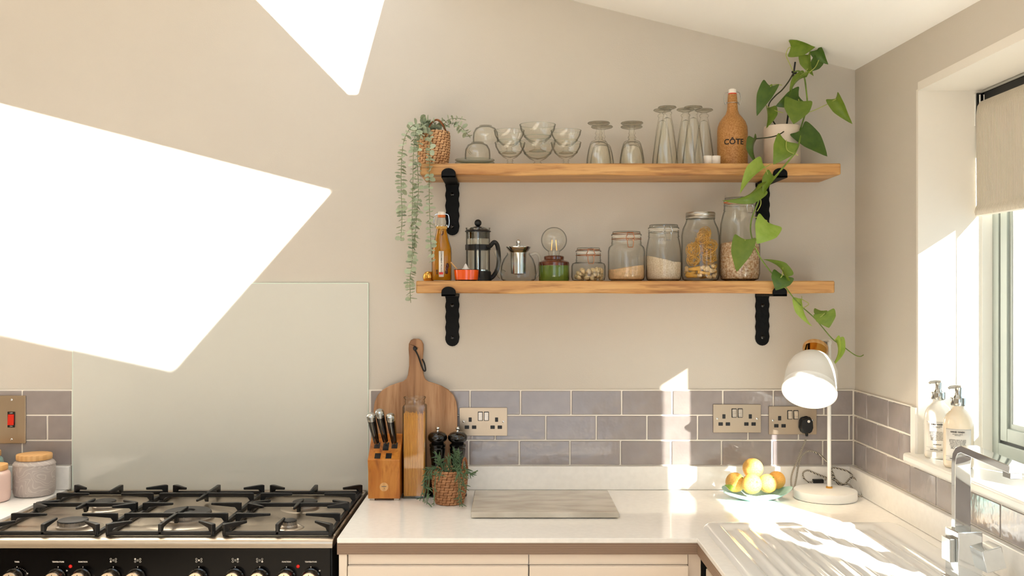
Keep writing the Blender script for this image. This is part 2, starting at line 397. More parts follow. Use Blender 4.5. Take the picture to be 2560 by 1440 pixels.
# ------------------------------------------------------------------ the room
XW = 1.062; WT = .91                                         # right wall plane, worktop height
YW0, YW1, ZW0, ZW1 = -.459, -2.10, 1.067, 2.035              # window opening in the right wall
def zc(x, y): return 2.191+.246*(XW-x)+.029*y                # sloping ceiling
wb = MB()
wb.prism([(-3.4, 0), (XW+.3, 0), (XW+.3, 2.7), (XW, zc(XW, 0)+.3), (-3.4, zc(-3.4, 0)+.3)], 0, .12)
wall_back = struct('wall_back', wb, M['wall'])
wr = MB(); xo = XW+.30
wr.box((XW, -6, 0), (xo, 0, ZW0)); wr.box((XW, -6, ZW1), (xo, 0, 2.6))
wr.box((XW, YW0, ZW0), (xo, 0, ZW1)); wr.box((XW, -6, ZW0), (xo, YW1, ZW1))
wall_right = struct('wall_right', wr, M['wall'])
struct('wall_left', MB().box((-3.5, -6, 0), (-3.4, 0, 3.7)), M['wall'])
struct('wall_rear_blocker', MB().box((-3.5, -6.1, 0), (-.8, -6, 3.7)), M['wall'])  # partial wall added behind the camera to dim the left side
struct('floor', MB().box((-3.5, -6, -.05), (1.4, .1, 0)), M['floor'])
def back(px, py):                                            # where the sun ray to this wall spot crosses the ceiling
    p = W(px, py, 0); t = (zc(p.x, 0)-p.z)/(SZ+.246*SA+.029)
    return (p.x+SA*t, -t)
hole1 = [back(*q) for q in ((845, 485), (430, 950), (-500, 745), (-500, 133))]
hole2 = [back(*q) for q in ((872, 262), (893, 262), (985, -60), (556, -60))]  # added unseen opening, shaped to cast the upper triangular sun patch
outer = [(-3.5, -6), (XW+.3, -6), (XW+.3, .1), (-3.5, .1)]
cm = MB(); cm.prism(outer, 0, .035, [hole1, hole2])
cm.v = [(x, z, zc(x, z)+y) for (x, y, z) in cm.v]
ceiling = struct('ceiling', cm, M['ceiling'], sharp=0)
# reveal linings and sill
tr = MB()
tr.box((XW-.0005, YW0-.0015, ZW0), (1.2267, YW0+.01, ZW1+.002)); tr.box((XW-.0005, YW1, ZW1-.002), (1.25, YW0, ZW1+.02))
struct('trim_1', tr, M['reveal'], 'painted plaster lining of the window reveal')
struct('trim_2', MB().box((1.2267, YW0-.004, ZW0), (1.2526, YW0+.01, ZW1)), M['white_gloss'], 'white bead beside the window frame')
sl = MB(); sl.box((1.032, -2.13, 1.067), (1.252, YW0+.028, 1.093))
struct('trim_3', sl, M['white_gloss'], 'white window sill with rounded nosing', bevel=.008)
struct('trim_4', MB().box((XW-.007, YW0+.001, 1.093), (XW+.001, YW0+.031, 1.212)), M['white_gloss'], 'white tile edging strip beside the window')
# window
wn = MB()
def ring(mb, y0, y1, z0, z1, w, x0, x1):
    mb.box((x0, y0-w, z0), (x1, y0, z1)); mb.box((x0, y1, z0), (x1, y1+w, z1)); mb.box((x0, y1+w, z0), (x1, y0-w, z0+w)); mb.box((x0, y1+w, z1-w), (x1, y0-w, z1))
ring(wn, YW0, YW1, 1.093, ZW1, .034, 1.2526, 1.315)
wn.box((1.2626, YW1+.03, 1.69), (1.315, -1.148, 1.86)); wn.box((1.2626, -.96, 1.12), (1.315, -.79, ZW1-.03)); wn.box((1.2626, -1.25, 1.12), (1.315, -1.075, ZW1-.03))  # unseen transom and posts added to shape the sun coming through
window = struct('window_1', wn, M['frame'], 'grey green framed casement window', bevel=.002)
gk = MB(); ring(gk, YW0-.034, -.79, 1.127, ZW1-.034, .008, 1.258, 1.30); obj('gasket', gk, M['frame_dark'], window)
sh = MB(); ring(sh, YW0-.042, -.782, 1.135, ZW1-.042, .034, 1.2535, 1.30); obj('sash', sh, M['frame'], window, bevel=.002)
sh2 = MB(); ring(sh2, YW0-.076, -.748, 1.169, ZW1-.076, .012, 1.260, 1.29); obj('sash_bead', sh2, M['frame'], window)
sh3 = MB(); ring(sh3, YW0-.088, -.736, 1.181, ZW1-.088, .007, 1.262, 1.285); obj('glazing_bead', sh3, M['white_bead'], window)
obj('pane', MB().box((1.272, -.73, 1.188), (1.276, YW0-.095, ZW1-.1)), M['pane'], window)
obj('pane', MB().box((1.272, YW1+.034, 1.128), (1.276, -1.148, ZW1-.036)), M['pane'], window)

# tiles
def tile_mesh(w, h=.0735, t=.0065):
    mb = MB(); nx = max(2, int(w/.03)); b = .0022
    xs = [-w/2, -w/2+b]+[(-w/2+b)+(w-2*b)*i/nx for i in range(1, nx)]+[w/2-b, w/2]; zs = [-h/2, -h/2+b, 0, h/2-b, h/2]
    for i, x in enumerate(xs):
        for j, z in enumerate(zs):
            e = i in (0, len(xs)-1) or j in (0, 4)
            mb.v.append((x, -t*.55 if e else -t, z))
    nz = len(zs)
    for i in range(len(xs)-1):
        for j in range(nz-1):
            mb.f.append((i*nz+j, (i+1)*nz+j, (i+1)*nz+j+1, i*nz+j+1))
    n0 = len(mb.v); mb.add([(-w/2, 0, -h/2), (w/2, 0, -h/2), (w/2, 0, h/2), (-w/2, 0, h/2)], [])
    a, b_, c, d = 0, (len(xs)-1)*nz, len(xs)*nz-1, nz-1
    mb.f += [(n0, n0+1, *[i*nz for i in range(len(xs)-1, -1, -1)]), (n0+2, n0+3, *[i*nz+nz-1 for i in range(len(xs))]),
             (n0+1, n0+2, *[b_+j for j in range(nz-1, -1, -1)]), (n0+3, n0, *[j for j in range(nz)])]
    return mb.mesh('tile', 50)
tcache = {}
def put_tile(parent, x0, x1, row, right=False):
    g = .0016; w = round(abs(x1-x0)-2*g, 4)
    if w < .006: return
    if w not in tcache: tcache[w] = tile_mesh(w); tcache[w].materials.append(M['tile'])
    o = bpy.data.objects.new('tile', tcache[w]); COL.objects.link(o); o.parent = parent
    z = .982+.0767*row+.03835; c = (x0+x1)/2
    jt = (random.uniform(-.5, .5)*.012, 0, random.uniform(-.5, .5)*.010)
    if right: o.location = (XW, c, z); o.rotation_euler = (0, 0, -PI/2+jt[2])
    else: o.location = (c, 0, z); o.rotation_euler = jt
X817 = lambda px: (px-PX)/817
def row_tiles(x0, x1, first, row, parent, right=False, pitch=.1545):
    lo, hi = min(x0, x1), max(x0, x1); e = [lo]; x = first
    while x > lo+.004: x -= pitch
    while x < hi-.004:
        if x > lo+.004: e.append(x)
        x += pitch
    e.append(hi)
    for a, b in zip(e, e[1:]): put_tile(parent, a, b, row, right)
for row, f0 in ((2, 1175), (1, 1238), (0, 1172)):
    row_tiles(X817(926), XW-.007, X817(f0), row, wall_back)
for row, f0 in ((2, 57), (1, 120), (0, 57)):
    row_tiles(X817(-110), X817(182), X817(f0), row, wall_back)
row_tiles(YW0+.033, -.007, -.115, 2, wall_right, True, .160); row_tiles(YW0+.033, -.007, -.192, 1, wall_right, True, .158)
row_tiles(-2.2, -.007, -.110, 0, wall_right, True, .157)
gt = MB(); gt.box((X817(922), -.0042, .982), (XW, .001, 1.2135)); gt.box((X817(-110), -.0042, .982), (X817(184), .001, 1.2135))
obj('grout', gt, M['grout'], wall_back)
gt = MB(); gt.box((XW-.0042, YW0+.03, 1.06), (XW+.001, -.004, 1.2135)); gt.box((XW-.0042, -2.2, .982), (XW+.001, -.004, 1.0605)); obj('grout', gt, M['grout'], wall_right)

# ------------------------------------------------------------------ worktops, cabinets
t = thing('worktop', 'white quartz worktop turning the corner under the window with brown edge band', 'worktop', (0, 0, WT))
xi, yf = .462, -.602
Lsh = [(-.418, yf), (xi, yf), (xi, -3.0), (XW-.004, -3.0), (XW-.004, -.004), (-.418, -.004)]
def Lprism(z0, z1, ins=0):
    p = [(-.418, yf+ins), (xi+ins, yf+ins), (xi+ins, -3.0), (XW-.004, -3.0), (XW-.004, -.004), (-.418, -.004)]
    mb = MB(); mb.prism([(a, b) for a, b in p], z0, z1); mb.v = [(x, z, y) for x, y, z in mb.v]; return mb
obj('slab', Lprism(-.012, 0), M['quartz'], t, bevel=.0015)
obj('edge_band', Lprism(-.040, -.0122, .001), M['laminate'], t)
tag(obj('upstand', MB().box((-.425, -.0205, WT+.0005), (XW-.022, -.004, .9815)), M['quartz'], bevel=.002), 'white quartz upstand running along the back wall under grey tiles', 'upstand')
tag(obj('upstand', MB().box((XW-.0215, -3.0, WT+.0005), (XW-.004, -.004, .9815)), M['quartz'], bevel=.002), 'white quartz upstand along the window wall behind the tap', 'upstand')
t = thing('worktop', 'short white worktop left of the cooker under the ceramic jars', 'worktop', (0, 0, WT))
obj('slab', MB().box((-2.3, yf, -.012), (-1.345, -.004, 0)), M['quartz'], t, bevel=.0015)
obj('edge_band', MB().box((-2.3, yf+.001, -.04), (-1.345, -.004, -.0122)), M['laminate'], t)
tag(obj('upstand', MB().box((-2.3, -.0205, WT+.0005), (-1.335, -.004, .9815)), M['quartz'], bevel=.002), 'white quartz upstand behind the pink and grey jars', 'upstand')
def cabinet(label, x0, x1, filler=False):
    t = thing('base_cabinet', label, 'cabinet', ((x0+x1)/2, -.02, 0))
    w = (x1-x0)/2
    obj('body', MB().box((-w, -.555, .1), (w, 0, WT-.0405)), M['cabinet'], t)
    obj('handle_rail', MB().box((-w+.001, -.570, .843), (w-.001, -.5552, WT-.041)), M['cabinet'], t, label='recessed handle rail above the door')
    obj('door', MB().box((-w+.0015, -.584, .12), (w-.0015, -.5655, .842)), M['cabinet'], t, bevel=.002)
    return t
s6 = S(-.60)
xa, xb, xc = (868-PX)*s6, (1322-PX)*s6, (1722-PX)*s6
cabinet('cream handleless base cabinet next to the cooker', xa, xb)
cabinet('cream handleless base cabinet left of the inner corner', xb, xc)
tag(obj('filler_panel', MB().box((-.414, -.598, .1), (xa-.001, -.03, WT-.0405)), M['cabinet'], bevel=.001), 'narrow cream end panel beside the black cooker', 'panel')
tag(obj('filler_panel', MB().box((xc+.001, -.584, .1), (.475, -.03, WT-.0405)), M['cabinet'], bevel=.001), 'cream corner post where the two cabinet runs meet', 'panel')
t = thing('base_cabinet', 'cream base cabinet under the sink drainer seen at an angle', 'cabinet', (.48, -1.1, 0))
obj('body', MB().box((.018, -.6, .1), (.56, .51, WT-.0405)), M['cabinet'], t)
obj('handle_rail', MB().box((.004, -.6, .843), (.0178, .48, WT-.041)), M['cabinet'], t)
obj('door', MB().box((0, -.6, .12), (.0178, .48, .842)), M['cabinet'], t, bevel=.002)

# ------------------------------------------------------------------ splashback
t = obj('splashback', MB().box((-1.329, -.0075, .9), (-.4275, -.001, 1.539)), M['glass_splash'], bevel=.0008)
tag(t, 'large pale green painted glass splashback behind the hob', 'splashback')
ed = MB(); ed.box((-1.3295, -.0078, 1.5375), (-.427, -.001, 1.5398)); ed.box((-.4282, -.0078, .9), (-.4262, -.001, 1.539)); ed.box((-1.3303, -.0078, .9), (-1.3283, -.001, 1.539))
obj('polished_edge', ed, M['glass_edge'], t)

# ------------------------------------------------------------------ cooker
CX0, CX1 = -1.331, -.430; HS = .905
t = cooker = thing('range_cooker', 'black and steel range cooker with five gas burners', 'cooker', ((CX0+CX1)/2, -.30, 0))
cx = (CX0+CX1)/2; hw = (CX1-CX0)/2
obj('body', MB().box((-hw+.004, -.28, .1), (hw-.004, .28, HS-.022)), M['black_matt'], t)
hb = MB()
prof = [(-.268, HS), (-.282, HS-.0015), (-.291, HS-.006), (-.295, HS-.012), (-.296, HS-.021), (.291, HS-.021), (.291, HS)]
hb.v = [(-hw, y, z) for y, z in prof]+[(hw, y, z) for y, z in prof]; n = len(prof)
hb.f = [tuple(range(n)), tuple(range(2*n-1, n-1, -1))]+[(i, (i+1) % n, n+(i+1) % n, n+i) for i in range(n)]
obj('hob_top', hb, M['hob_steel'], t, bevel=.0012, sharp=60)
obj('hob_lip', MB().box((-hw-.001, -.262, HS), (-hw+.004, .288, HS+.004)).box((hw-.004, -.262, HS), (hw+.001, .288, HS+.004)).box((-hw, .262, HS), (hw, .288, HS+.004)), M['steel'], t, bevel=.001)
panel = obj('control_panel', MB().box((-hw+.002, -.290, .70), (hw-.006, -.281, HS-.0215)), M['black_panel'], t, bevel=.001)
obj('oven_door', MB().box((-hw+.004, -.289, .12), (hw-.008, -.281, .695)), M['black_panel'], t)
def pw(px, py): p = W(px, py, -.591); return p.x-cx, p.z
knx = [36, 142, 205, 279, 341, 496, 587, 649, 716, 777]
for i, px in enumerate(knx):
    x, z = pw(px, 1444)
    k = MB(); m = Tm(x, -.290, z) @ Matrix.Rotation(PI/2, 4, 'X')
    k.lathe([(.0, 0), (.021, 0), (.021, .012), (.0205, .026), (.0185, .029), (0, .029)], 32, m)
    kb = obj('knob', k, M['steel'], t)
    k = MB(); m2 = Tm(x, -.290, z) @ Matrix.Rotation(PI/2, 4, 'X'); k.lathe([(.0235, 0), (.0235, .004), (.021, .006)], 32, m2); obj('knob_ring', k, M['black_gloss'], kb)
    obj('knob_mark', MB().box((x-.0006, -.3197, z+.008), (x+.0006, -.3188, z+.015)), M['black_print'], kb)
def ptxt(s, px, py, size, bold=.0002): x, z = pw(px, py); text(s, size, M['white_print'], t, (x, -.2903, z), bold=bold)
ptxt('TIMER', 42, 1405, .0044); ptxt('TEMPERATURE', 145, 1405, .0044); ptxt('FUNCTION', 207, 1405, .0044)
ptxt('FUNCTION', 716, 1405, .0044); ptxt('TEMPERATURE', 777, 1405, .0044)
for px in (42, 145, 207, 283, 344, 497, 588, 649, 716, 777): ptxt('0', px, 1418, .0042)
ptxt('50', 167, 1427, .004); ptxt('50', 799, 1427, .004); ptxt('100', 16, 1434, .004); ptxt('20', 68, 1434, .004)
for k in range(-6, 7):
    if k: a = k*.15; x, z = pw(42+30*math.sin(a), 1448-28*math.cos(a)); obj('dial_mark', MB().box((x-.0003, -.2906, z-.0008), (x+.0003, -.29, z+.0008)), M['white_print'], t)
for px, on in ((283, 2), (344, 0), (497, 4), (588, 1), (649, 3)):
    sy = MB()
    for j, (dx, dz) in enumerate(((-6.3, 3), (6.3, 3), (-6.3, -3.2), (6.3, -3.2), (0, 0))):
        x, z = pw(px+dx, 1401-dz); m = Tm(x, -.2902, z) @ Matrix.Rotation(PI/2, 4, 'X'); r = .0024
        if j == on: sy.lathe([(0, 0), (r, 0), (r, .0003), (0, .0003)], 16, m)
        else: sy.lathe([(r*.68, 0), (r, 0), (r, .0003), (r*.68, .0003)], 16, m, close=True)
    obj('burner_symbol', sy, M['white_print'], t)
for px in (176, 745):
    x, z = pw(px, 1416); k = MB(); k.lathe([(0, 0), (.0042, 0), (.004, .002), (.002, .0032), (0, .0034)], 16, Tm(x, -.290, z) @ Matrix.Rotation(PI/2, 4, 'X')); obj('indicator_lamp', k, M['red_lamp'], t)
# burners
def burner(bx, by, r, wok=False):
    o = (bx-cx, by+.30)
    tl = MB(); tl.lathe([(0, .0012), (r*1.35, .0012), (r*1.55, .003), (r*1.9, .0015), (r*2.0, 0)], 40, Tm(o[0], o[1], HS)); b = obj('burner', tl, M['hob_steel'], t)
    bs = MB(); bs.lathe([(r*1.12, .001), (r*1.12, .006), (r*.98, .009), (r*.98, .017), (r*.9, .018)], 40, Tm(o[0], o[1], HS))
    for k in range(18):
        a = 2*PI*k/18; m = Tm(o[0], o[1], HS) @ Matrix.Rotation(a, 4, 'Z'); bs.box((r*.93, -.0014, .008), (r*1.02, .0014, .0175), m)
    obj('burner_ring', bs, M['burner_ring'], b)
    cp = MB()
    if wok: cp.lathe([(r*.30, .019), (r*.34, .0235), (r*.40, .0225), (r*.44, .021), (r*.95, .0215), (r, .019), (r, .0165), (r*.3, .0165)], 48, Tm(o[0], o[1], HS), close=True); cp.lathe([(0, .02), (r*.27, .0195), (r*.29, .017)], 30, Tm(o[0], o[1], HS))
    else: cp.lathe([(0, .0225), (r*.8, .022), (r*.98, .0205), (r*1.02, .0185), (r*1.0, .017)], 40, Tm(o[0], o[1], HS))
    obj('burner_cap', cp, M['burner'], b)
burner(-1.122, -.47, .037); burner(-1.135, -.24, .030); burner(-.858, -.375, .062, True); burner(-.570, -.245, .034); burner(-.563, -.475, .019)
# cast iron pan supports
def support(label, x0, x1, wok=False):
    y0, y1 = -.558, -.068; w = x1-x0; h = y1-y0; t = thing('pan_support', label, 'pan support', ((x0+x1)/2, (y0+y1)/2, HS), group='cast iron pan supports on the hob')
    g = MB(); a = w/2; b = h/2; zt = .031
    for (p, q) in (((-a, -b), (a, -b)), ((-a, b), (a, b)), ((-a, -b), (-a, b)), ((a, -b), (a, b))):
        if p[1] == q[1]: g.box((p[0]-.005, p[1]-.005, .002), (q[0]+.005, p[1]+.005, .012))
        else: g.box((p[0]-.005, p[1], .002), (p[0]+.005, q[1], .011))
    def fin(p0, p1, w0=.0048, w1=.003):
        p0 = Vector(p0); p1 = Vector(p1); d = (p1-p0).normalized(); n = Vector((-d.y, d.x)); e = .005
        pts = [p0-d*e]; vs_ = []
        # post then tapering bar
        sec = [(p0-d*e, .004, zt-.001, w0), (p0+d*e*.6, .006, zt, w0), (p0+d*.012, zt-.013, zt, w0), (p1, zt-.0075, zt-.001, w1)]
        for c, zl, zh, ww in sec:
            for s_, z in ((-1, zl), (1, zl), (1, zh), (-1, zh)): vs_.append((c.x+n.x*ww*s_, c.y+n.y*ww*s_, z))
        fs = [(3, 2, 1, 0), (12, 13, 14, 15)]
        for i in range(3):
            for k in range(4): fs.append((i*4+k, i*4+(k+1) % 4, (i+1)*4+(k+1) % 4, (i+1)*4+k))
        g.add(vs_, fs)
    for sx in (-1, 1):
        for sy in (-1, 1): fin((sx*a, sy*b), (sx*(a-.045), sy*(b-.038)), .006)
    fin((0, -b), (0, -b+.072)); fin((0, b), (0, b-.09))
    for sx in (-1, 1):
        fin((sx*a, -.128), (sx*.046, -.128)); fin((sx*a, .128), (sx*.046, .128))
    if wok:
        for v in (-.128, .128): g.box((-a+.004, v-.004, zt-.012), (a-.004, v+.004, zt))
        fin((0, -.128), (0, -.04)); fin((0, .128), (0, .04))
        for sx in (-1, 1): fin((sx*a, 0), (sx*.052, 0))
        g.box((-.0045, -b, zt-.010), (.0045, -.10, zt)); g.box((-.0045, .10, zt-.010), (.0045, b, zt))
    else:
        g.box((-a+.004, -.0045, zt-.012), (a-.004, .0045, zt-.001))
        for sx in (-1, 1):
            for sy in (-1, 1): fin((sx*a, sy*.006), (sx*(a-.045), sy*.04), .006)
        fin((0, 0), (0, .058)); fin((0, 0), (0, -.058))
    obj('grate', g, M['cast'], t, bevel=.0018)
    for sx in (-1, 1):
        for sy in (-1, 1): obj('rubber_foot', MB().box((sx*a-.004, sy*b-.004, 0), (sx*a+.004, sy*b+.004, .003)), M['black_matt'], t)
support('black cast iron pan support over the left pair of burners', -1.290, -1.023)
support('black cast iron pan support over the large middle wok burner', -.995, -.735, True)
support('black cast iron pan support over the right pair of burners, beside the worktop', -.705, -.442)

# ------------------------------------------------------------------ shelves and brackets
YS = -.19
def shelf(label, x0, x1, z0, z1):
    mb = MB(); n = 40
    t = thing('shelf', label, 'shelf', ((x0+x1)/2, 0, z1)); w = (x1-x0)/2; h = z1-z0
    for i in range(n+1):
        x = -w+2*w*i/n; d = .0012*math.sin(i*.9+z1*20)+.0008*math.sin(i*2.3)
        mb.v += [(x, YS+d, -h+.0012*math.sin(i*.5)), (x, YS+d*.8, 0), (x, -.001, 0), (x, -.001, -h)]
    for i in range(n):
        for k in range(4): mb.f.append((i*4+k, i*4+(k+1) % 4, (i+1)*4+(k+1) % 4, (i+1)*4+k))
    mb.f += [(0, 1, 2, 3), (4*n+3, 4*n+2, 4*n+1, 4*n)]
    obj('board', mb, M['shelf'], t, bevel=.004); return t
TZ, LZ = 1.881, 1.544
shelf('chunky reclaimed pine shelf, upper one holding glassware and the stone bottle', -.252, .954, 1.847, TZ)
shelf('chunky reclaimed pine shelf, lower one holding the jars and coffee press', -.2637, .9365, 1.508, LZ)
def bracket(label, x, z0, zb):
    t = thing('shelf_bracket', label, 'bracket', (x, 0, z0-.002)); hw = .0205; L = zb
    out = []; n = 18
    for i in range(n+1): out.append((hw+.0014*math.sin(i*1.5), -L+hw+(L-hw)*i/n))
    for i in range(n+1): out.append((-hw-.0014*math.sin(i*1.5+.6), 0-(L-hw)*i/n))
    for i in range(1, 8): a = PI+PI*i/8; out.append((hw*math.cos(a), -L+hw+hw*math.sin(a)))
    obj('strap', MB().prism(out, -.007, -.0003), M['iron'], t, bevel=.0014)
    obj('arm', MB().box((-hw, YS-.0085, -.0065), (hw, -.007, 0)), M['iron'], t, bevel=.0014)
    lip = [(-hw, -.0065), (hw, -.0065), (hw, .006)]+[(hw*math.cos(PI*i/10), .006+hw*.75*math.sin(PI*i/10)) for i in range(1, 10)]+[(-hw, .006)]
    obj('lip', MB().prism(lip, YS-.0085, YS-.0025), M['iron'], t, bevel=.0016)
    for dz in (-.035, -L+.026):
        s = MB(); s.lathe([(0, .004), (.003, .0038), (.0055, .002), (.006, 0)], 14, Tm(0, -.007, dz) @ Matrix.Rotation(PI/2, 4, 'X')); obj('screw', s, M['black_gloss'], t)
bracket('black forged iron bracket under the upper shelf at its left end', (1131-PX)/817, 1.847, .160)
bracket('black forged iron bracket under the upper shelf at its right end behind the vine', (1906-PX)/817, 1.847, .160)
bracket('black forged iron bracket under the lower shelf at its left end', (1131-PX)/817, 1.508, .160)
bracket('black forged iron bracket under the lower shelf at its right end', (1905-PX)/817, 1.508, .158)

# ------------------------------------------------------------------ glassware on the upper shelf
def at(px, y, z): return ((px-PX)*S(y), y, z)
s1 = S(-.10)
def coupe(label, px, y, z, k=1.0):
    t = thing('dessert_glass', label, 'glass', at(px, y, z), group='glass dessert coupes on the upper shelf')
    g = MB(); pr = [(0, .002), (.026, .0), (.027, .0015), (.016, .005), (.009, .009), (.0085, .013), (.013, .016), (.009, .019), (.010, .022), (.026, .030), (.040, .043), (.0525, .066), (.0555, .082), (.0545, .082), (.051, .066), (.038, .044), (.024, .033), (0, .027)]
    g.lathe([(r*k, z_*k) for r, z_ in pr], 40); obj('bowl', g, M['glass'], t, sharp=60)
    rm = MB(); rm.lathe([(.041*k, .0445*k), (.043*k, .0455*k), (.0415*k, .0475*k)], 40, close=True); rm.lathe([(.0555*k, .081*k), (.0562*k, .0825*k), (.0545*k, .0825*k)], 40, close=True)
    obj('rim', rm, M['green_glass'], t)
    return t
coupe('clear glass dessert coupe, bottom one of the left pair', 1275, -.145, TZ, .80)
coupe('clear glass dessert coupe, stacked on top of the left pair', 1273, -.145, TZ+.035, .80)
coupe('clear glass dessert coupe, bottom one of the middle pair', 1344, -.075, TZ, .97)
coupe('clear glass dessert coupe, highest one, on top of the middle pair', 1344, -.075, TZ+.050, .97)
coupe('clear glass dessert coupe, bottom one of the right pair', 1415, -.145, TZ, .80)
coupe('clear glass dessert coupe, stacked on top of the right pair', 1415, -.145, TZ+.035, .80)
for i, lb in enumerate(('lower one of two pale glass saucers beside the basket', 'upper one of two pale glass saucers under the glass cups')):
    t = thing('saucer', lb, 'saucer', at(1187, -.12, TZ+.0075*i+(.001 if i else 0)), group='glass saucers on the upper shelf')
    g = MB(); g.lathe([(0, 0), (.035, 0), (.055, .006), (.0585, .0095), (.0575, .011), (.054, .008), (.034, .003), (0, .003)], 44); obj('dish', g, M['green_glass'], t)
def gcup(label, px, y, z, rz):
    t = thing('glass_cup', label, 'cup', at(px, y, z), rz, group='upturned glass cups on the saucers')
    g = MB(); g.lathe([(.036, .0), (.0375, .001), (.0375, .012), (.036, .028), (.029, .041), (.018, .046), (.018, .049), (0, .049), (0, .047), (.017, .045), (.028, .039), (.035, .026), (.036, .012), (.0355, 0)], 36, close=False); obj('bowl', g, M['glass'], t)
    h = MB(); pts = [(-.036-.013*math.sin(PI*i/10)*1.2, 0, .010+.024*(i/10)) for i in range(11)]; h.tube(pts, .0028, 8); obj('handle', h, M['glass'], t)
gcup('upturned clear glass cup standing directly on the two saucers', 1194, -.135, TZ+.0195, R(60))
gcup('upturned clear glass cup highest in the stack on the saucers', 1214, -.128, TZ+.0695, R(150))
gob = [(.036, 0), (.0365, .004), (.035, .020), (.031, .044), (.026, .062), (.022, .068), (.012, .072), (.0095, .075), (.0125, .079), (.0095, .083), (.0075, .087), (.011, .092), (.008, .097), (.0065, .108), (.009, .114), (.030, .119), (.0325, .1215), (.031, .1235), (.010, .125), (0, .123)]
def goblet(label, px, y):
    t = thing('wine_goblet', label, 'glass', at(px, y, TZ), group='short goblets standing upside down')
    g = MB(); g.lathe(gob, 40); g.lathe([(.034, 0), (.0335, .020), (.0295, .044), (.024, .061), (.015, .067), (0, .068)], 40); obj('bowl', g, M['glass'], t)
    f = MB(); f.lathe([(0, .120), (.030, .1195), (.0335, .1215), (.031, .1245), (0, .1235)], 12); obj('foot', f, M['foot_glass'], t, sharp=20)
    return t
goblet('upside down clear goblet, front one of the left pair', 1505, -.085)
goblet('upside down clear goblet, back one of the left pair against the wall', 1497, -.150)
goblet('upside down clear goblet, front one of the right pair', 1579, -.085)
goblet('upside down clear goblet, back one of the right pair against the wall', 1580, -.150)
def flute(label, px, y, k=1):
    t = thing('champagne_flute', label, 'glass', at(px, y, TZ), group='tall glasses standing upside down')
    g = MB(); g.lathe([(r, z*k) for r, z in [(.031, 0), (.0315, .004), (.029, .030), (.024, .070), (.018, .115), (.0125, .142), (.011, .150), (.014, .153), (.0135, .157), (.009, .160), (.0085, .164), (.022, .1685), (.0265, .171), (.025, .1735), (.010, .1745), (0, .173)]], 36)
    g.lathe([(r, z*k) for r, z in [(.0295, 0), (.0275, .030), (.022, .070), (.016, .112), (.010, .138), (0, .143)]], 36); obj('bowl', g, M['glass'], t)
    f = MB(); f.lathe([(r, z*k) for r, z in [(0, .168), (.023, .1685), (.0275, .171), (.025, .174), (0, .1735)]], 12); obj('foot', f, M['foot_glass'], t, sharp=20)
flute('upside down tall flute, leftmost at the front', 1656, -.085, 1.0); flute('upside down tall flute, tallest in the middle', 1714, -.075, 1.02)
flute('upside down tall flute, right of the middle one beside the stone bottle', 1760, -.085, 1.0); flute('upside down tall flute behind the leftmost one', 1668, -.155, .97); flute('upside down tall flute behind the middle pair', 1733, -.155, .97)
for px, lb in ((1769, 'small white ceramic pot behind the flute, left one'), (1790, 'small white ceramic pot tucked behind the stone bottle')):
    t = thing('small_pot', lb, 'pot', at(px, -.15, TZ)); g = MB(); g.lathe([(0, 0), (.011, 0), (.013, .003), (.013, .026), (.0115, .026), (.0115, .006), (0, .005)], 20); obj('body', g, M['ceramic_w'], t)

# swing top bottles
def bail(t, rn, zn, zt, w, mat):
    b = MB()
    for sx in (-1, 1):
        b.tube(smooth_pts([(0, 0, zt), (sx*rn*1.1, 0, zt-.001), (sx*w*.9, 0, zt-.006), (sx*w, 0, zt-(zt-zn)*.7), (sx*w*.85, 0, zn-.004), (sx*w*.7, 0, zn+.004), (sx*rn*1.05, -.002, zn)], 4), .0011, 6)
    b.tube([(rn*1.08*math.cos(2*PI*i/20), rn*1.08*math.sin(2*PI*i/20), zn) for i in range(20)], .0011, 6, closed=True)
    obj('wire_bail', b, mat, t)
t = thing('stoneware_bottle', 'brown speckled stoneware swing top bottle lettered in dark capitals', 'bottle', at(1831, -.10, TZ))
g = MB(); q = [(0, 0), (36, 0), (37.3, 2), (37.5, 6), (37.5, 88), (36.5, 100), (32, 113), (24, 124), (17, 132), (13.5, 142), (12.6, 154), (12.3, 160), (13.5, 162), (12.2, 165), (11, 182), (0, 182)]
g.lathe([(r*s1, z*s1) for r, z in q], 44); obj('body', g, M['stone'], t)
g = MB(); g.lathe([(0, 181*s1), (10.5*s1, 181*s1), (10.5*s1, 184.5*s1), (0, 184.5*s1)], 24); obj('seal', g, M['red_switch'], t)
g = MB(); g.lathe([(0, 184.5*s1), (10*s1, 184.5*s1), (9.5*s1, 194*s1), (7*s1, 196*s1), (0, 196*s1)], 24); obj('stopper', g, M['ceramic_w'], t)
bail(t, .0145, 160*s1, 189*s1, .0245, M['chrome_soft'])
text('CÔTE', .0222, M['black_print'], t, (0, 0, 58*s1), wrap=(37.8*s1, R(-7)), bold=.0005, sx=1.03)

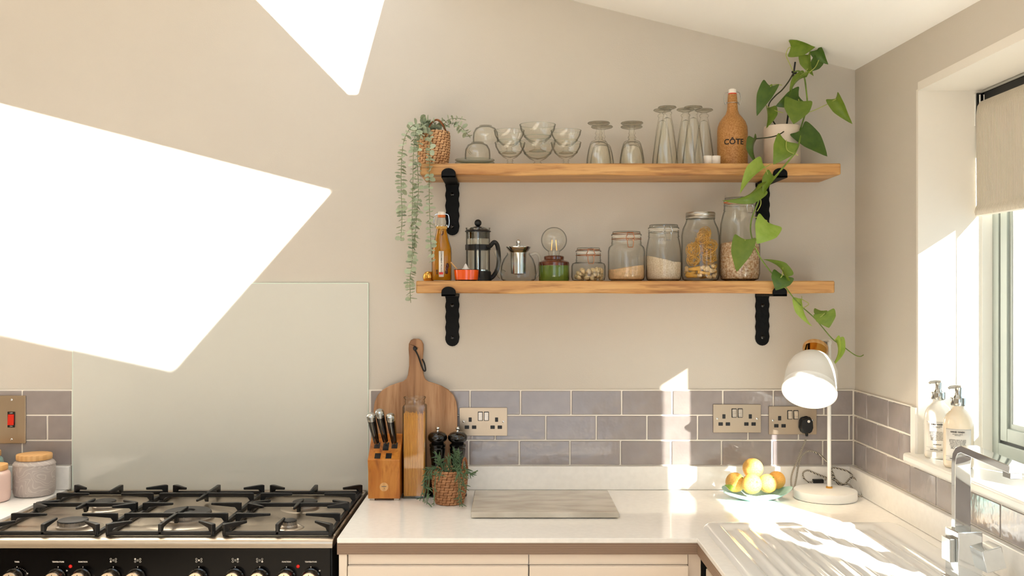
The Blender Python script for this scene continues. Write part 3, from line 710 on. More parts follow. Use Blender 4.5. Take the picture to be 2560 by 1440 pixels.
def heart_mesh(fold=.25, cup=.12, wide=1.0, name='leaf'):
    mb = MB(); n = 18; c = []
    for i in range(n+1):
        t_ = (i/n)**1.5; x = t_
        w = .45*wide*max(0, math.sin(PI*min(1, t_**.58)))**.75*(1-.38*t_)*1.06
        back_ = -.19*math.sin(PI*min(1, t_/.42)**.8)
        row = []
        for k in (-1, -.6, 0, .6, 1):
            a = abs(k); xx = x+(back_*a*1.2)
            row.append((xx, k*w, fold*w*a-cup*(t_-.3)**2*1.6))
        c.append(row)
    for r_ in c: mb.v += r_
    for i in range(n):
        for k in range(4): mb.f.append((i*5+k, (i+1)*5+k, (i+1)*5+k+1, i*5+k+1))
    return _sm(mb, name)
def _sm(mb, name):
    me = bpy.data.meshes.new(name); me.from_pydata(mb.v, [], mb.f); me.shade_smooth(); return me
def leaf_at(parent, me, mat, base, tip, wscale, roll, name='leaf', origin=None):
    """leaf running from base to tip; roll 0 = its face towards the room"""
    o = bpy.data.objects.new(name, me); COL.objects.link(o); o.parent = parent
    d = (tip-base); L = d.length; x = d.normalized(); n = Vector((0, -1, 0)); n = (n-x*n.dot(x)).normalized()
    n = Matrix.Rotation(roll, 3, x) @ n; y = n.cross(x).normalized()
    m = Matrix((x*L, y*wscale, n*L)).transposed().to_4x4(); m.translation = base-origin
    o.matrix_local = m
    if not me.materials: me.materials.append(mat)
    o.material_slots[0].link = 'OBJECT'; o.material_slots[0].material = mat
    return o

# ------------------------------------------------------------------ pothos
org = Vector(at(1955, -.10, TZ))
plant = t = thing('potted_vine', 'trailing heart-leaved vine in a cream pot, hanging down past both shelves', 'plant', org)
g = MB(); q = [(0, 0), (36, 0), (43, 4), (45, 12), (45, 96), (44, 101), (42, 101), (42, 92), (0, 92)]; g.lathe([(r*s1, z*s1) for r, z in q], 44); obj('pot', g, M['pot'], t)
g = MB(); g.lathe([(0, 93*s1), (41.5*s1, 92.5*s1)], 30); obj('soil', g, M['soil'], t)
def wl(px, py, y): return W(px, py, y)-org
def stem(pts, r, mat, name='stem'):
    mb = MB(); mb.tube(smooth_pts([wl(*p) for p in pts], 5), r, 7); return obj(name, mb, mat, t)
stem([(1988, 155, -.12), (1978, 230, -.118), (1965, 325, -.12)], .0027, M['black_matt'], 'support_stake')
g = MB(); c = wl(1984, 180, -.12); ball(g, c, .0055, 8, (1.2, 1, .9)); ball(g, c+Vector((.006, 0, -.003)), .004, 8); obj('plant_tie', g, M['black_matt'], t)
stem([(1998, 333, -.13), (2008, 300, -.135), (2018, 265, -.14), (2015, 222, -.14), (2010, 192, -.14), (1998, 178, -.135), (1985, 180, -.13)], .0024, M['vine'])
stem([(1985, 180, -.13), (1972, 203, -.125), (1955, 225, -.12), (1938, 240, -.115), (1922, 262, -.11), (1926, 290, -.105), (1944, 320, -.10)], .0020, M['vine_dark'])
vp = smooth_pts([wl(*p) for p in [(2002, 327, -.14), (1999, 352, -.17), (1990, 378, -.20), (1975, 398, -.212), (1950, 428, -.214), (1925, 455, -.214), (1905, 480, -.212), (1893, 512, -.21), (1879, 548, -.205), (1877, 582, -.205), (1890, 624, -.21), (1910, 658, -.212), (1938, 692, -.214), (1962, 716, -.214), (1982, 742, -.210), (2003, 765, -.20), (2038, 797, -.19), (2080, 846, -.18), (2105, 864, -.175), (2135, 886, -.17), (2150, 891, -.17), (2159, 887, -.17)]], 5)
g = MB(); g.tube(vp, [.0027-.0014*i/len(vp) for i in range(len(vp))], 8); obj('trailing_stem', g, M['vine'], t)
stem([(1972, 318, -.12), (1955, 332, -.16), (1938, 340, -.18), (1918, 344, -.18), (1888, 347, -.17)], .0018, M['vine_dark'])
for pts in ([(1983, 178, -.13), (1972, 155, -.13), (1965, 138, -.13), (1970, 122, -.13), (1978, 117, -.13)], [(1955, 213, -.12), (1942, 211, -.12), (1930, 213, -.125), (1926, 217, -.13)],
            [(2024, 280, -.14), (2040, 274, -.14), (2065, 262, -.14), (2090, 248, -.14)], [(2010, 190, -.14), (2022, 182, -.14), (2038, 168, -.14), (2047, 150, -.14)],
            [(2000, 190, -.14), (2010, 183, -.14), (2020, 172, -.14)], [(2014, 275, -.14), (2004, 268, -.14), (1996, 248, -.15)], [(1912, 262, -.11), (1935, 275, -.12), (1958, 282, -.13)],
            [(1995, 388, -.205), (1968, 375, -.205), (1966, 350, -.20)], [(1925, 452, -.214), (1918, 432, -.22), (1911, 415, -.22)], [(1900, 490, -.212), (1902, 510, -.22), (1893, 528, -.22)],
            [(1882, 542, -.205), (1900, 545, -.21), (1918, 552, -.21)], [(1898, 635, -.21), (1885, 615, -.22), (1862, 600, -.22)], [(1940, 696, -.214), (1955, 690, -.225), (1957, 655, -.22)],
            [(2008, 770, -.20), (2022, 760, -.20), (2008, 750, -.2), (2002, 748, -.2)], [(2036, 797, -.19), (2050, 793, -.2), (2062, 783, -.2)], [(2085, 850, -.18), (2104, 850, -.18), (2098, 848, -.18)]):
    stem(pts, .0012, M['vine_light'], 'leaf_stalk')
HM = [heart_mesh(.22, .25), heart_mesh(.5, .5), heart_mesh(.08, .12)]
LV = [((1977, 118, -.13), (2047, 117, -.15), 54, 50, 'leaf', 0), ((2042, 124, -.13), (2064, 161, -.14), 34, 40, 'leaf_dark', 1), ((2018, 136, -.13), (2021, 186, -.14), 38, 55, 'leaf', 1),
      ((2045, 150, -.13), (2024, 180, -.13), 36, -20, 'leaf_dark', 0), ((1926, 214, -.13), (1891, 282, -.15), 46, 25, 'leaf_dark', 0), ((1920, 205+9, -.125), (1922, 240, -.13), 22, 10, 'leaf', 0),
      ((1920, 268, -.12), (1930, 312, -.14), 44, -35, 'leaf', 1), ((1998, 240, -.13), (1944, 265, -.14), 50, -10, 'leaf_dark', 0),
      ((1996, 252, -.155), (1985, 308, -.17), 72, 8, 'leaf', 2), ((2087, 246, -.14), (2122, 308, -.16), 38, 35, 'leaf', 1), ((2000, 326, -.15), (2071, 387, -.18), 66, -15, 'leaf_dark', 2),
      ((1966, 352, -.20), (1939, 409, -.21), 64, -8, 'leaf', 0), ((1888, 346, -.17), (1876, 408, -.185), 30, 68, 'leaf_dark', 1), ((2015, 189, -.145), (1964, 221, -.15), 34, 70, 'leaf', 1),
      ((1911, 415, -.22), (1845, 461, -.235), 46, 45, 'leaf_light', 1), ((1900, 464, -.22), (1830, 520, -.235), 46, -52, 'leaf', 1), ((1934, 438, -.22), (1903, 478, -.23), 36, 40, 'leaf', 1),
      ((1922, 556, -.22), (1898, 608, -.235), 78, -12, 'leaf_light', 0), ((1862, 598, -.22), (1841, 677, -.24), 60, 22, 'leaf', 2), ((1966, 694, -.22), (1930, 638, -.235), 40, 50, 'leaf', 1),
      ((1958, 688, -.222), (1941, 724, -.23), 58, 10, 'leaf_dark', 0), ((2002, 747, -.20), (2013, 818, -.21), 30, 55, 'leaf_light', 1), ((2060, 782, -.20), (2073, 819, -.21), 56, 12, 'leaf', 0),
      ((2092, 848, -.18), (2101, 917, -.20), 30, -50, 'leaf_light', 1), ((2052, 776, -.19), (2046, 796, -.2), 34, 30, 'leaf', 0)]
for b_, tp, w_, roll, mk, mi in LV:
    leaf_at(t, HM[mi], M[mk], W(*b_), W(*tp), w_*S(b_[2])*1.12, R(roll), origin=org)

# ------------------------------------------------------------------ woven baskets
def basket_mesh(r0, r1, h, rows, cols, amp=.0012, oval=1.0):
    mb = MB(); nu, nv = cols*4, rows*4
    for j in range(nv+1):
        v = j/nv; r = r0+(r1-r0)*v+.004*math.sin(PI*v); z = h*v
        if j == 0: r *= .96
        for i in range(nu):
            a = 2*PI*i/nu; u = i/4+ (j/4)*.5; q = (math.floor(i/4)+math.floor(j/4)) % 2
            fu, fv = (i/4) % 1, (j/4) % 1
            d = amp*(math.sin(PI*fu) if q else math.sin(PI*fv))
            mb.v.append(((r+d)*math.cos(a+.5*v), (r+d)*oval*math.sin(a+.5*v), z))
    for j in range(nv):
        for i in range(nu): mb.f.append((j*nu+i, j*nu+(i+1) % nu, (j+1)*nu+(i+1) % nu, (j+1)*nu+i))
    mb.f.append(tuple(range(nu-1, -1, -1)))
    n = len(mb.v)
    for i in range(nu):                                       # inner lining
        a = 2*PI*i/nu; mb.v.append(((r1-.003)*math.cos(a+.5), (r1-.003)*oval*math.sin(a+.5), h-.001))
    for i in range(nu): mb.v.append(((r0-.003)*math.cos(2*PI*i/nu+.5), (r0-.003)*oval*math.sin(2*PI*i/nu+.5), h*.55))
    for i in range(nu):
        k = (i+1) % nu; mb.f.append((nv*nu+i, nv*nu+k, n+k, n+i)); mb.f.append((n+i, n+k, n+nu+k, n+nu+i))
    mb.f.append(tuple(range(n+nu, n+2*nu)))
    return mb
def basket(parent, mat, *a):
    o = obj('basket', basket_mesh(*a), mat, parent, sharp=0); o.data.materials.append(M['weave_shade']); cols = a[4]*4
    for p in o.data.polygons:
        if p.index < a[3]*4*cols and (min(p.vertices) % cols) % 4 in (0,) and (p.index//cols) % 4 in (0, 3): p.material_index = 1
        elif p.index < a[3]*4*cols and (p.index//cols) % 4 == 0 and (p.index % cols//4+p.index//cols//4) % 2: p.material_index = 1
        elif p.index < a[3]*4*cols and (p.index % cols) % 4 == 0 and not (p.index % cols//4+p.index//cols//4) % 2: p.material_index = 1
    return o
def braid_loop(mb, c0, c1, rise, r):
    a, b = Vector(c0), Vector(c1)
    for ph in (0, 2.1, 4.2):
        pts = []
        for i in range(37):
            u = i/36; p = a.lerp(b, u)+Vector((0, 0, rise*math.sin(PI*u)**.7)); q = ph+u*26
            pts.append(p+Vector((math.cos(q)*r*.5, math.sin(q)*r*.9, math.cos(q+.8)*r*.7)))
        mb.tube(pts, r*.75, 6)
org2 = Vector(at(1084, -.10, TZ))
euc = t = thing('eucalyptus_basket', 'small woven seagrass basket with trailing eucalyptus at the shelf end', 'plant', org2)
basket(t, M['wicker'], .040, .0465, .104, 15, 26, .0022)
g = MB(); braid_loop(g, (-.014, -.043, .098), (.038, -.026, .098), .036, .0022); braid_loop(g, (-.042, .018, .10), (-.03, -.03, .10), .022, .002); obj('handle', g, M['rope'], t)
g = MB(); g.lathe([(0, .094), (.040, .090)], 24); obj('moss', g, M['soil'], t)
em = MB(); n = 8
em.v = [(0, 0, 0)]+[(.5+.52*math.cos(PI+2*PI*i/n), .47*math.sin(2*PI*i/n), .07+.1*abs(math.sin(2*PI*i/n))) for i in range(n)]+[(.5, 0, 0)]
em.f = [(1+i, 1+(i+1) % n, n+1) for i in range(n)]; EM = _sm(em, 'leaf'); EM.materials.append(M['euc'])
cnt = [0]
def euc_strand(pts, step, size, seed, dens=1):
    rnd = random.Random(seed); P_ = smooth_pts([W(*p)-org2 for p in pts], 8)
    g = MB(); g.tube(P_, .0009, 5); st = obj('strand', g, M['euc_stem'], euc)
    acc = 0; k = 0
    for a, b in zip(P_, P_[1:]):
        acc += (b-a).length
        if acc > step:
            acc = 0; k += 1; ax = (b-a).normalized(); a0 = rnd.uniform(0, PI)
            for s in (0, 1):
                ang = a0+s*PI+rnd.uniform(-.3, .3); side = Vector((math.cos(ang), math.sin(ang), 0))
                side = (side-ax*side.dot(ax)).normalized(); d = (side+ax*rnd.uniform(-.1, .35)).normalized(); L = size*rnd.uniform(.95, 1.5)
                nn = (-ax*.8+side*.2+Vector((rnd.uniform(-.6, .6), rnd.uniform(-1.3, -.3), rnd.uniform(-.4, .4)))); nn = (nn-d*nn.dot(d)).normalized(); yy = nn.cross(d)
                o = bpy.data.objects.new('leaf', EM); COL.objects.link(o); o.parent = st; cnt[0] += 1
                m = Matrix((d*L, yy*L, nn*L)).transposed().to_4x4(); m.translation = a; o.matrix_local = m
yb = -.165
euc_strand([(1062, 322, -.12), (1035, 312, yb), (1012, 345, yb), (1004, 400, yb), (1003, 470, yb), (1005, 540, yb), (1002, 602, yb)], .0085, .0135, 1)
euc_strand([(1065, 318, -.12), (1042, 325, yb-.03), (1034, 380, yb-.035), (1032, 470, -.20), (1030, 560, -.20), (1031, 640, -.20), (1025, 700, -.20), (1027, 757, -.20)], .0058, .0140, 2)
euc_strand([(1068, 322, -.12), (1050, 340, yb-.03), (1044, 400, -.20), (1046, 480, -.20), (1040, 560, -.20), (1034, 640, -.20)], .0110, .0125, 3)
euc_strand([(1072, 325, -.13), (1075, 350, -.17), (1074, 400, -.205), (1073, 480, -.205), (1075, 560, -.205), (1079, 640, -.20), (1081, 655, -.20)], .0092, .0125, 4)
euc_strand([(1105, 318, -.12), (1120, 300, -.12), (1145, 296, -.12), (1165, 300, -.12)], .0105, .0120, 5)
euc_strand([(1108, 322, -.12), (1128, 308, -.13), (1150, 316, -.13), (1166, 332, -.13), (1176, 345, -.13)], .0085, .0145, 6)
euc_strand([(1075, 325, -.12), (1062, 300, -.14), (1058, 292, -.14)], .0060, .0180, 7)
euc_strand([(1090, 325, -.12), (1085, 308, -.13), (1070, 303, -.14), (1052, 318, -.15), (1045, 335, -.16)], .0065, .0185, 8)
euc_strand([(1098, 325, -.10), (1100, 305, -.10), (1112, 300, -.10)], .0075, .0150, 9)

# ------------------------------------------------------------------ lower shelf
s2 = S(-.10)
t = thing('gold_ornament', 'small shiny gold dome ornament at the left end of the lower shelf', 'ornament', at(1072, -.12, LZ))
g = MB(); g.lathe([(0, 0), (.0130, 0), (.0165, .004), (.0178, .012), (.0160, .020), (.0115, .026), (.006, .0285), (0, .029)], 28); obj('dome', g, M['gold'], t)
# chilli oil bottle
t = thing('oil_bottle', 'swing top glass bottle of amber chilli oil with paper label', 'bottle', at(1104, -.125, LZ)); s3 = S(-.125)
q = [(0, 0), (23, 0), (25, 3), (25, 70), (24, 84), (18, 104), (14, 122), (12, 136), (12, 150), (10.5, 153), (10, 160)]
g = MB(); g.lathe([(r*s3, z*s3) for r, z in q], 36); obj('bottle_glass', g, M['jar_glass'], t)
qo = [(0, 2), (22.5, 2), (23.8, 5), (23.8, 70), (22.8, 83), (17, 103), (13, 121), (11.3, 131), (0, 131)]
oil_m, nt, b = new('oil_liquid'); b.inputs['Base Color'].default_value = lin((225, 150, 20)); b.inputs['Transmission Weight'].default_value = .55; b.inputs['Roughness'].default_value = .1; b.inputs['IOR'].default_value = 1.2
g = MB(); g.lathe([(r*s3, z*s3) for r, z in qo], 36); obj('chilli_oil', g, oil_m, t)
g = MB()
for (x, z, a) in ((3, 118, .2), (2, 108, -.5), (7, 98, -.7), (13, 88, -.6)): ball(g, (x*s3, -.0265*.35-.006-z*0, z*s3), .0055, 8, (.55, .5, 1.5), Matrix.Rotation(a, 4, 'Y'))
g2 = MB()
rn = random.Random(4)
for k in range(16): ball(g2, (rn.uniform(-14, 18)*s3, -.0235+rn.uniform(0, .003), rn.uniform(12, 44)*s3), .0045, 8, (1, .7, 1.2))
obj('chilli', g, M['chilli'], t); obj('chilli_flakes', g2, M['chilli'], t)
g = MB()
for k in range(3): g.tube([(12.8*s3*math.cos(2*PI*i/18), 12.8*s3*math.sin(2*PI*i/18), (131+k*2.3)*s3) for i in range(18)], .0013, 6, closed=True)
g.tube([(0, -.0165, 133*s3), (-.003, -.018, 126*s3), (-.004, -.018, 118*s3)], .001, 6); g.tube([(0, -.0165, 133*s3), (.003, -.018, 125*s3), (.002, -.018, 117*s3)], .001, 6)
obj('raffia_tie', g, M['raffia'], t)
g = MB(); g.lathe([(0, 159*s3), (9.8*s3, 159*s3), (9.8*s3, 165*s3), (0, 165*s3)], 20); obj('seal', g, M['orange_rub'], t)
g = MB(); g.lathe([(0, 165*s3), (9.3*s3, 165*s3), (9*s3, 172*s3), (7*s3, 174*s3), (0, 174*s3)], 20); obj('stopper', g, M['ceramic_w'], t)
bail(t, .0135, 137*s3, 168*s3, .0225, M['chrome'])
g = MB(); rl = 25.3*s3
for i in range(7): a = R(-14+28*i/6)+R(2); g.v += [(rl*math.sin(a), -rl*math.cos(a), 10*s3), (rl*math.sin(a), -rl*math.cos(a), 74*s3)]
g.f = [(2*i, 2*i+2, 2*i+3, 2*i+1) for i in range(6)]; lb = obj('paper_label', g, M['paper'], t, solid=.0003)
tx = text('CONDIMENT PICANTE', .0060, M['grey_print'], t, (.0013, -rl-.0006, 47*s3), rot=(PI/2, PI/2, 0), bold=.0001)
g = MB(); g.box((-.0055, -rl-.0006, 16*s3), (.0065, -rl-.0003, 22*s3)); obj('label_picture', g, M['red_switch'], t)
# ramekin
t = thing('salt_dish', 'small orange enamel dish of white salt with wooden spoon', 'dish', at(1166, -.15, LZ)); s3 = S(-.15)
g = MB(); q = [(0, 1), (26, 1), (29, 3), (31.5, 28), (30, 28.3), (28, 6), (0, 5)]; g.lathe([(r*s3, z*s3) for r, z in q], 40); obj('dish', g, M['ramekin'], t)
g = MB(); g.lathe([(25*s3, 0), (27.5*s3, 0), (28.8*s3, 3.5*s3), (27*s3, 3.6*s3)], 40); g.lathe([(31.6*s3, 27.5*s3), (31.9*s3, 29*s3), (30.2*s3, 29*s3)], 40, close=True); obj('dark_rim', g, M['black_gloss'], t)
g = MB(); g.lathe([(0, 44*s3), (2*s3, 42*s3), (7*s3, 32*s3), (13*s3, 28*s3), (26*s3, 25*s3), (29*s3, 24*s3)], 24, Tm(-.002, 0, 0)); obj('salt', g, M['salt'], t)
g = MB(); g.tube([(-.045, -.004, 47*s3), (-.028, 0, 30*s3), (-.015, 0, 22*s3)], [.0016, .0018, .003], 6); tag(obj('wooden_spoon', g, M['bamboo'], None), 'thin wooden spoon handle leaning out of the orange salt dish', 'spoon').location = t.location
# coffee press
y0 = -.085; s3 = S(y0); t = thing('coffee_press', 'small black and glass coffee press with round lid knob', 'coffee press', at(1195, y0, LZ))
H = lambda py: (LZ and (HZ-(py-PY)*s3)-LZ)
g = MB(); g.lathe([(.0, .012), (.034, .012), (.0355, .016), (.0355, H(572)), (.037, H(570)), (.0345, H(570)), (.0345, .016)], 40); obj('beaker', g, M['jar_glass'], t)
g = MB(); g.lathe([(.0345, H(582)), (.0345, H(597))], 36); g.lathe([(0, H(597)), (.0345, H(597))], 36); obj('plunger_collar', g, M['black_gloss'], t)
g = MB(); g.lathe([(0, H(566)), (.006, H(566)), (.020, H(568.5)), (.032, H(574)), (.0385, H(578)), (.039, H(579.5)), (.035, H(580.5)), (0, H(580.5))], 40); obj('lid', g, M['black_matt'], t)
g = MB(); ball(g, (0, 0, H(557.5)), .0108, 20); g.lathe([(.0035, H(568)), (.0035, H(560))], 10); obj('knob', g, M['black_matt'], t)
g = MB(); g.tube([(0, 0, H(590)), (0, 0, .03)], .0022, 8); g.lathe([(.0335, .030), (.0335, .034), (0, .036)], 30); g.tube([(.009, -.02, H(596)), (.009, -.02, H(625))], .0012, 6); g.tube([(-.02, -.02, H(596)), (-.02, -.02, H(625))], .0012, 6); obj('plunger_rod', g, M['chrome'], t)
g = MB(); g.lathe([(.0365, H(625)), (.038, H(625)), (.038, H(612)), (.0365, H(612))], 40, close=True)
for a in (-100, -80, 30, 150): g.tube([(.0378*math.cos(R(a)), .0378*math.sin(R(a)), .010+(H(612)-.010)*i/4) for i in range(5)], .0034 if a < 0 else .0026, 6)
g.lathe([(.037, .030), (.039, .026), (.040, .004), (.041, 0), (0, 0), (0, .010), (.034, .012)], 40)
obj('frame', g, M['black_matt'], t)
g = MB(); g.tube(smooth_pts([(.024, -.028, H(619)), (.036, -.014, H(616)), (.048, -.008, H(606)), (.058, -.009, H(615)), (.062, -.009, H(645)), (.058, -.008, H(672)), (.046, -.006, H(690)), (.036, -.004, H(696))], 6), .0050, 10, flat=1.4); obj('handle', g, M['black_matt'], t)
# glass teapot
y0 = -.105; s3 = S(y0); t = thing('glass_teapot', 'round clear glass teapot with steel infuser and lid', 'teapot', at(1296, y0, LZ)); H = lambda py: (HZ-(py-PY)*s3)-LZ
g = MB(); g.lathe([(0, 0), (.044, 0), (.051, .006), (.0535, .020), (.051, .045), (.044, .065), (.036, .076), (.033, .080), (.034, .084)], 44); obj('body', g, M['jar_glass'], t)
g = MB(); g.tube(smooth_pts([(-.046, -.004, .018), (-.058, -.005, .030), (-.056, -.005, .055), (-.062, -.005, .075), (-.067, -.005, .090)], 6), [.014]*4+[.012]*4+[.009]*4+[.007]*4+[.0065]*4+[.0065]*4+[.006], 14, caps=False); obj('spout', g, M['jar_glass'], t)
g = MB(); g.tube(smooth_pts([(.034, -.004, .077), (.052, -.004, .082), (.062, -.004, .070), (.063, -.004, .045), (.056, -.004, .018), (.049, -.003, .012)], 6), .0042, 10); obj('handle', g, M['jar_glass'], t)
g = MB(); g.lathe([(.0355, H(617)), (.036, H(619)), (.030, H(627)), (.024, H(631)), (.0235, H(632)), (.0225, H(684)), (0, H(688))], 36); obj('infuser', g, M['chrome_soft'], t)
g = MB(); g.lathe([(0, H(611)), (.012, H(611.5)), (.028, H(615)), (.0375, H(617)), (.037, H(618.5)), (0, H(618.5))], 36); g.lathe([(.0025, H(612)), (.0025, H(608))], 8); ball(g, (0, 0, H(605)), .0072, 16); obj('lid', g, M['chrome'], t)
# bulb lamp
y0 = -.105; s3 = S(y0); t = thing('bulb_lamp', 'green and brown glazed lamp base with large clear filament globe bulb', 'lamp', at(1385, y0, LZ))
H = lambda py: (HZ-(py-PY)*s3)-LZ
g = MB(); g.lathe([(0, 0), (.0445, 0), (.0455, .002), (.0455, .047), (.0452, .050), (.0, .050)], 44); obj('base', g, M['green_glaze'], t)
g = MB(); g.lathe([(.0452, .045), (.0460, .047), (.0452, .056), (.041, .060), (.032, .0615), (.0300, .064), (.0302, .072), (.028, .0745), (.019, .074), (.017, .070)], 44); obj('collar', g, M['brown_glaze'], t)
g = MB(); zb = H(600); r = .0380; g.lathe([(.0145, .070), (.0150, .076)]+[(r*math.sin(R(a)), zb-r*math.cos(R(a))) for a in range(28, 181, 8)]+[(0, zb+r)], 36); bb = obj('bulb', g, M['jar_glass'], t)
g = MB()
for sx in (-1, 1): g.tube([(sx*.008, -.001, H(626)), (sx*.0055 if sx < 0 else sx*.0055, -.001, H(600))], .0010, 6)
obj('filament', g, M['filament'], t)
g = MB(); g.lathe([(0, .072), (.008, .074), (.0045, .086), (.003, H(622)), (0, H(621))], 14); obj('bulb_stem', g, M['glass'], t)

def clip(t, r, zl, zt, mat, off=.0, k=1.0, face=0):
    """swing clip: wire band under the lid, yoke and lever on the front of the jar"""
    g = MB(); g.tube([((r+.001)*math.cos(2*PI*i/28), (r+.001)*math.sin(2*PI*i/28), zl) for i in range(28)], .0010, 6, closed=True)
    g.tube([((r-.002)*math.cos(2*PI*i/28), (r-.002)*math.sin(2*PI*i/28), zt) for i in range(28)], .0009, 6, closed=True)
    Rt = Matrix.Rotation(face, 3, 'Z'); F_ = lambda x, d, z: Rt @ Vector((x, -(r*math.cos(math.asin(max(-1, min(1, x/r))))+d), z))
    w = .0092*k; o = off
    g.tube([F_(-w+o, .0, zt+.001), F_(w+o, 0, zt+.001)], .0013, 6)
    for sx in (-1, 1):
        g.tube(smooth_pts([F_(sx*w*.9+o, .001, zt), F_(sx*w*1.0+o, .004, zt-.006), F_(sx*w*1.35+o, .005, zl+.002), F_(sx*w*1.2+o, .005, zl-.005)], 3), .0011, 6)
        g.tube(smooth_pts([F_(sx*w*1.1+o, .004, zl+.001), F_(sx*w*.8+o, .006, zl-.002), F_(sx*w*1.0+o, .006, zl-.010), F_(sx*w*.75+o, .010, zl-.026*k)], 3), .0011, 6)
    g.tube([F_(-w*.75+o, .010, zl-.026*k), F_(w*.75+o, .010, zl-.026*k)], .0011, 6)
    g.tube([F_(-w*1.1+o, .004, zl), F_(w*1.1+o, .004, zl)], .0012, 6)
    obj('wire_clip', g, mat, t)
def jar(label, px, y, prof, rl, zn, ztop, clipmat, off, face=0, seal=None, k=1.0):
    t = thing('storage_jar', label, 'jar', at(px, y, LZ), group='glass storage jars on the lower shelf')
    g = MB(); g.lathe(prof, 44); obj('jar_glass', g, M['jar_glass'], t)
    g = MB(); g.lathe([(rl, zn), (rl+.0015, zn+.002), (rl, zn+.005), (rl, ztop-.016)], 44); obj('neck', g, M['jar_glass'], t)
    g = MB(); g.lathe([(rl-.002, ztop-.0155), (rl+.001, ztop-.015), (rl+.001, ztop-.0135), (rl-.002, ztop-.013)], 44, close=True); obj('seal', g, seal or M['ceramic_w'], t)
    g = MB(); g.lathe([(rl, ztop-.013), (rl+.0015, ztop-.011), (rl+.0008, ztop-.008), (rl-.003, ztop-.007), (rl-.0025, ztop-.001), (rl-.004, ztop), (0, ztop-.002)], 44); obj('lid', g, M['jar_glass'], t)
    clip(t, rl, ztop-.022, ztop-.006, clipmat, off, k, face); return t
def fill(t, name, mat, prof, tilt=0, tiltx=0):
    """grains filling a jar; the top ring follows a slope"""
    g = MB(); g.lathe(prof, 36); zt = max(z for r, z in prof)
    g.v = [(x, y, z+(x*tilt+y*tiltx if z > zt-.006 else 0)) for x, y, z in g.v]; return obj(name, g, mat, t)
# nuts jar
y0 = -.10; s3 = S(y0)
t = jar('squat glass clip jar of pistachio nuts with copper wire clip', 1471, y0, [(0, 0), (.040, 0), (.0475, .003), (.0505, .012), (.0505, .044), (.0475, .052), (.038, .056), (.0365, .060)], .0365, .060, .0985, M['copper'], .004)
rn = random.Random(5); nm = MB(); ball(nm, (0, 0, 0), .0068, 8, (1.35, .95, .9)); NM = nm.mesh('nut', 0); NM.shade_smooth(); NM.materials.append(M['nut'])
for k in range(52):
    a = rn.uniform(0, 2*PI); lay = k//20; rr = .038*math.sqrt(rn.random()) if lay < 2 else .03*math.sqrt(rn.random())
    if k < 24: rr = .037; a = -PI/2+rn.uniform(-1.4, 1.4)
    o = bpy.data.objects.new('nut', NM); COL.objects.link(o); o.parent = t; o.location = (rr*math.cos(a), rr*math.sin(a), .008+rn.uniform(0, 1)*(.026 if k < 24 else .018)); o.rotation_euler = (rn.uniform(0, 6), rn.uniform(0, 6), rn.uniform(0, 6))
t = jar('glass clip jar with a shallow layer of brown sugar and copper wire', 1566, y0, [(0, 0), (.042, 0), (.051, .004), (.0545, .014), (.0545, .088), (.052, .100), (.044, .108), (.0445, .111)], .0435, .111, .1465, M['copper'], .006)
fill(t, 'brown_sugar', M['sugar'], [(0, .003), (.041, .003), (.050, .007), (.0528, .015), (.0528, .034), (.0500, .040), (.028, .041), (0, .042)], .16)
t = jar('tall rounded glass clip jar half full of white rice with steel wire', 1659, y0, [(0, 0), (.042, 0), (.0495, .004), (.0525, .016), (.0525, .070), (.051, .095), (.047, .118), (.0445, .128), (.0445, .130)], .0445, .130, .1665, M['chrome_soft'], .006)
fill(t, 'rice', M['rice'], [(0, .003), (.041, .003), (.0485, .007), (.0512, .017), (.0512, .056), (.0500, .062), (.026, .064), (0, .066)], -.25)
# pasta jar
t = thing('storage_jar', 'glass jar with metal screw lid holding pasta nests above penne', 'jar', at(1751, y0, LZ), group='glass storage jars on the lower shelf')
g = MB(); g.lathe([(0, 0), (.044, 0), (.052, .005), (.0555, .016), (.0555, .135), (.052, .155), (.044, .172), (.0415, .180), (.0415, .190)], 44); obj('jar_glass', g, M['jar_glass'], t)
g = MB(); q = [(.042, .184), (.0435, .184), (.0435, .188), (.0425, .189), (.0435, .191), (.0425, .193), (.0435, .195), (.0435, .200), (.042, .203), (0, .203)]; g.lathe(q, 48); obj('screw_lid', g, M['metal_lid'], t)
rn = random.Random(9)
for (nx, ny, nz, nr) in ((-.024, -.020, .092, .026), (.022, -.022, .100, .027), (.005, .02, .105, .026), (.002, -.024, .128, .024), (.022, -.020, .070, .024), (-.022, -.02, .062, .022), (.012, -.012, .142, .020)):
    g = MB()
    for k in range(26):
        ax = Vector((rn.gauss(0, .6), rn.gauss(0, .5)-.6, rn.gauss(0, .6))).normalized(); u = ax.orthogonal().normalized(); v = ax.cross(u); rr = nr*rn.uniform(.45, 1.0); c = Vector((nx, ny, nz))+Vector((rn.gauss(0, .002), rn.gauss(0, .002), rn.gauss(0, .002)))
        c -= ax*rn.uniform(-.006, .006); a0 = rn.uniform(0, 6); span = rn.uniform(3.5, 6.28)
        pts = []
        for i in range(15):
            a = a0+span*i/14; p = c+u*rr*math.cos(a)+v*rr*.9*math.sin(a); q_ = math.hypot(p.x, p.y)
            if q_ > .0530: p.x *= .0530/q_; p.y *= .0530/q_
            pts.append(p)
        g.tube(pts, .0008, 4)
    obj('pasta_nest', g, M['pasta'], t)
pm = MB(); pm.lathe([(.0042, -.018), (.0046, -.016), (.0046, .016), (.0042, .018), (.0032, .018), (.0032, -.018)], 12, close=True); PM = pm.mesh('penne', 40); PM.materials.append(M['pasta'])
sm_ = MB(); sm_.lathe([(0, -.009), (.004, -.007), (.0055, -.004), (.0045, -.002), (.0058, 0), (.0045, .002), (.0055, .004), (.004, .007), (0, .009)], 10); SM = sm_.mesh('shell', 0); SM.materials.append(M['fusilli'])
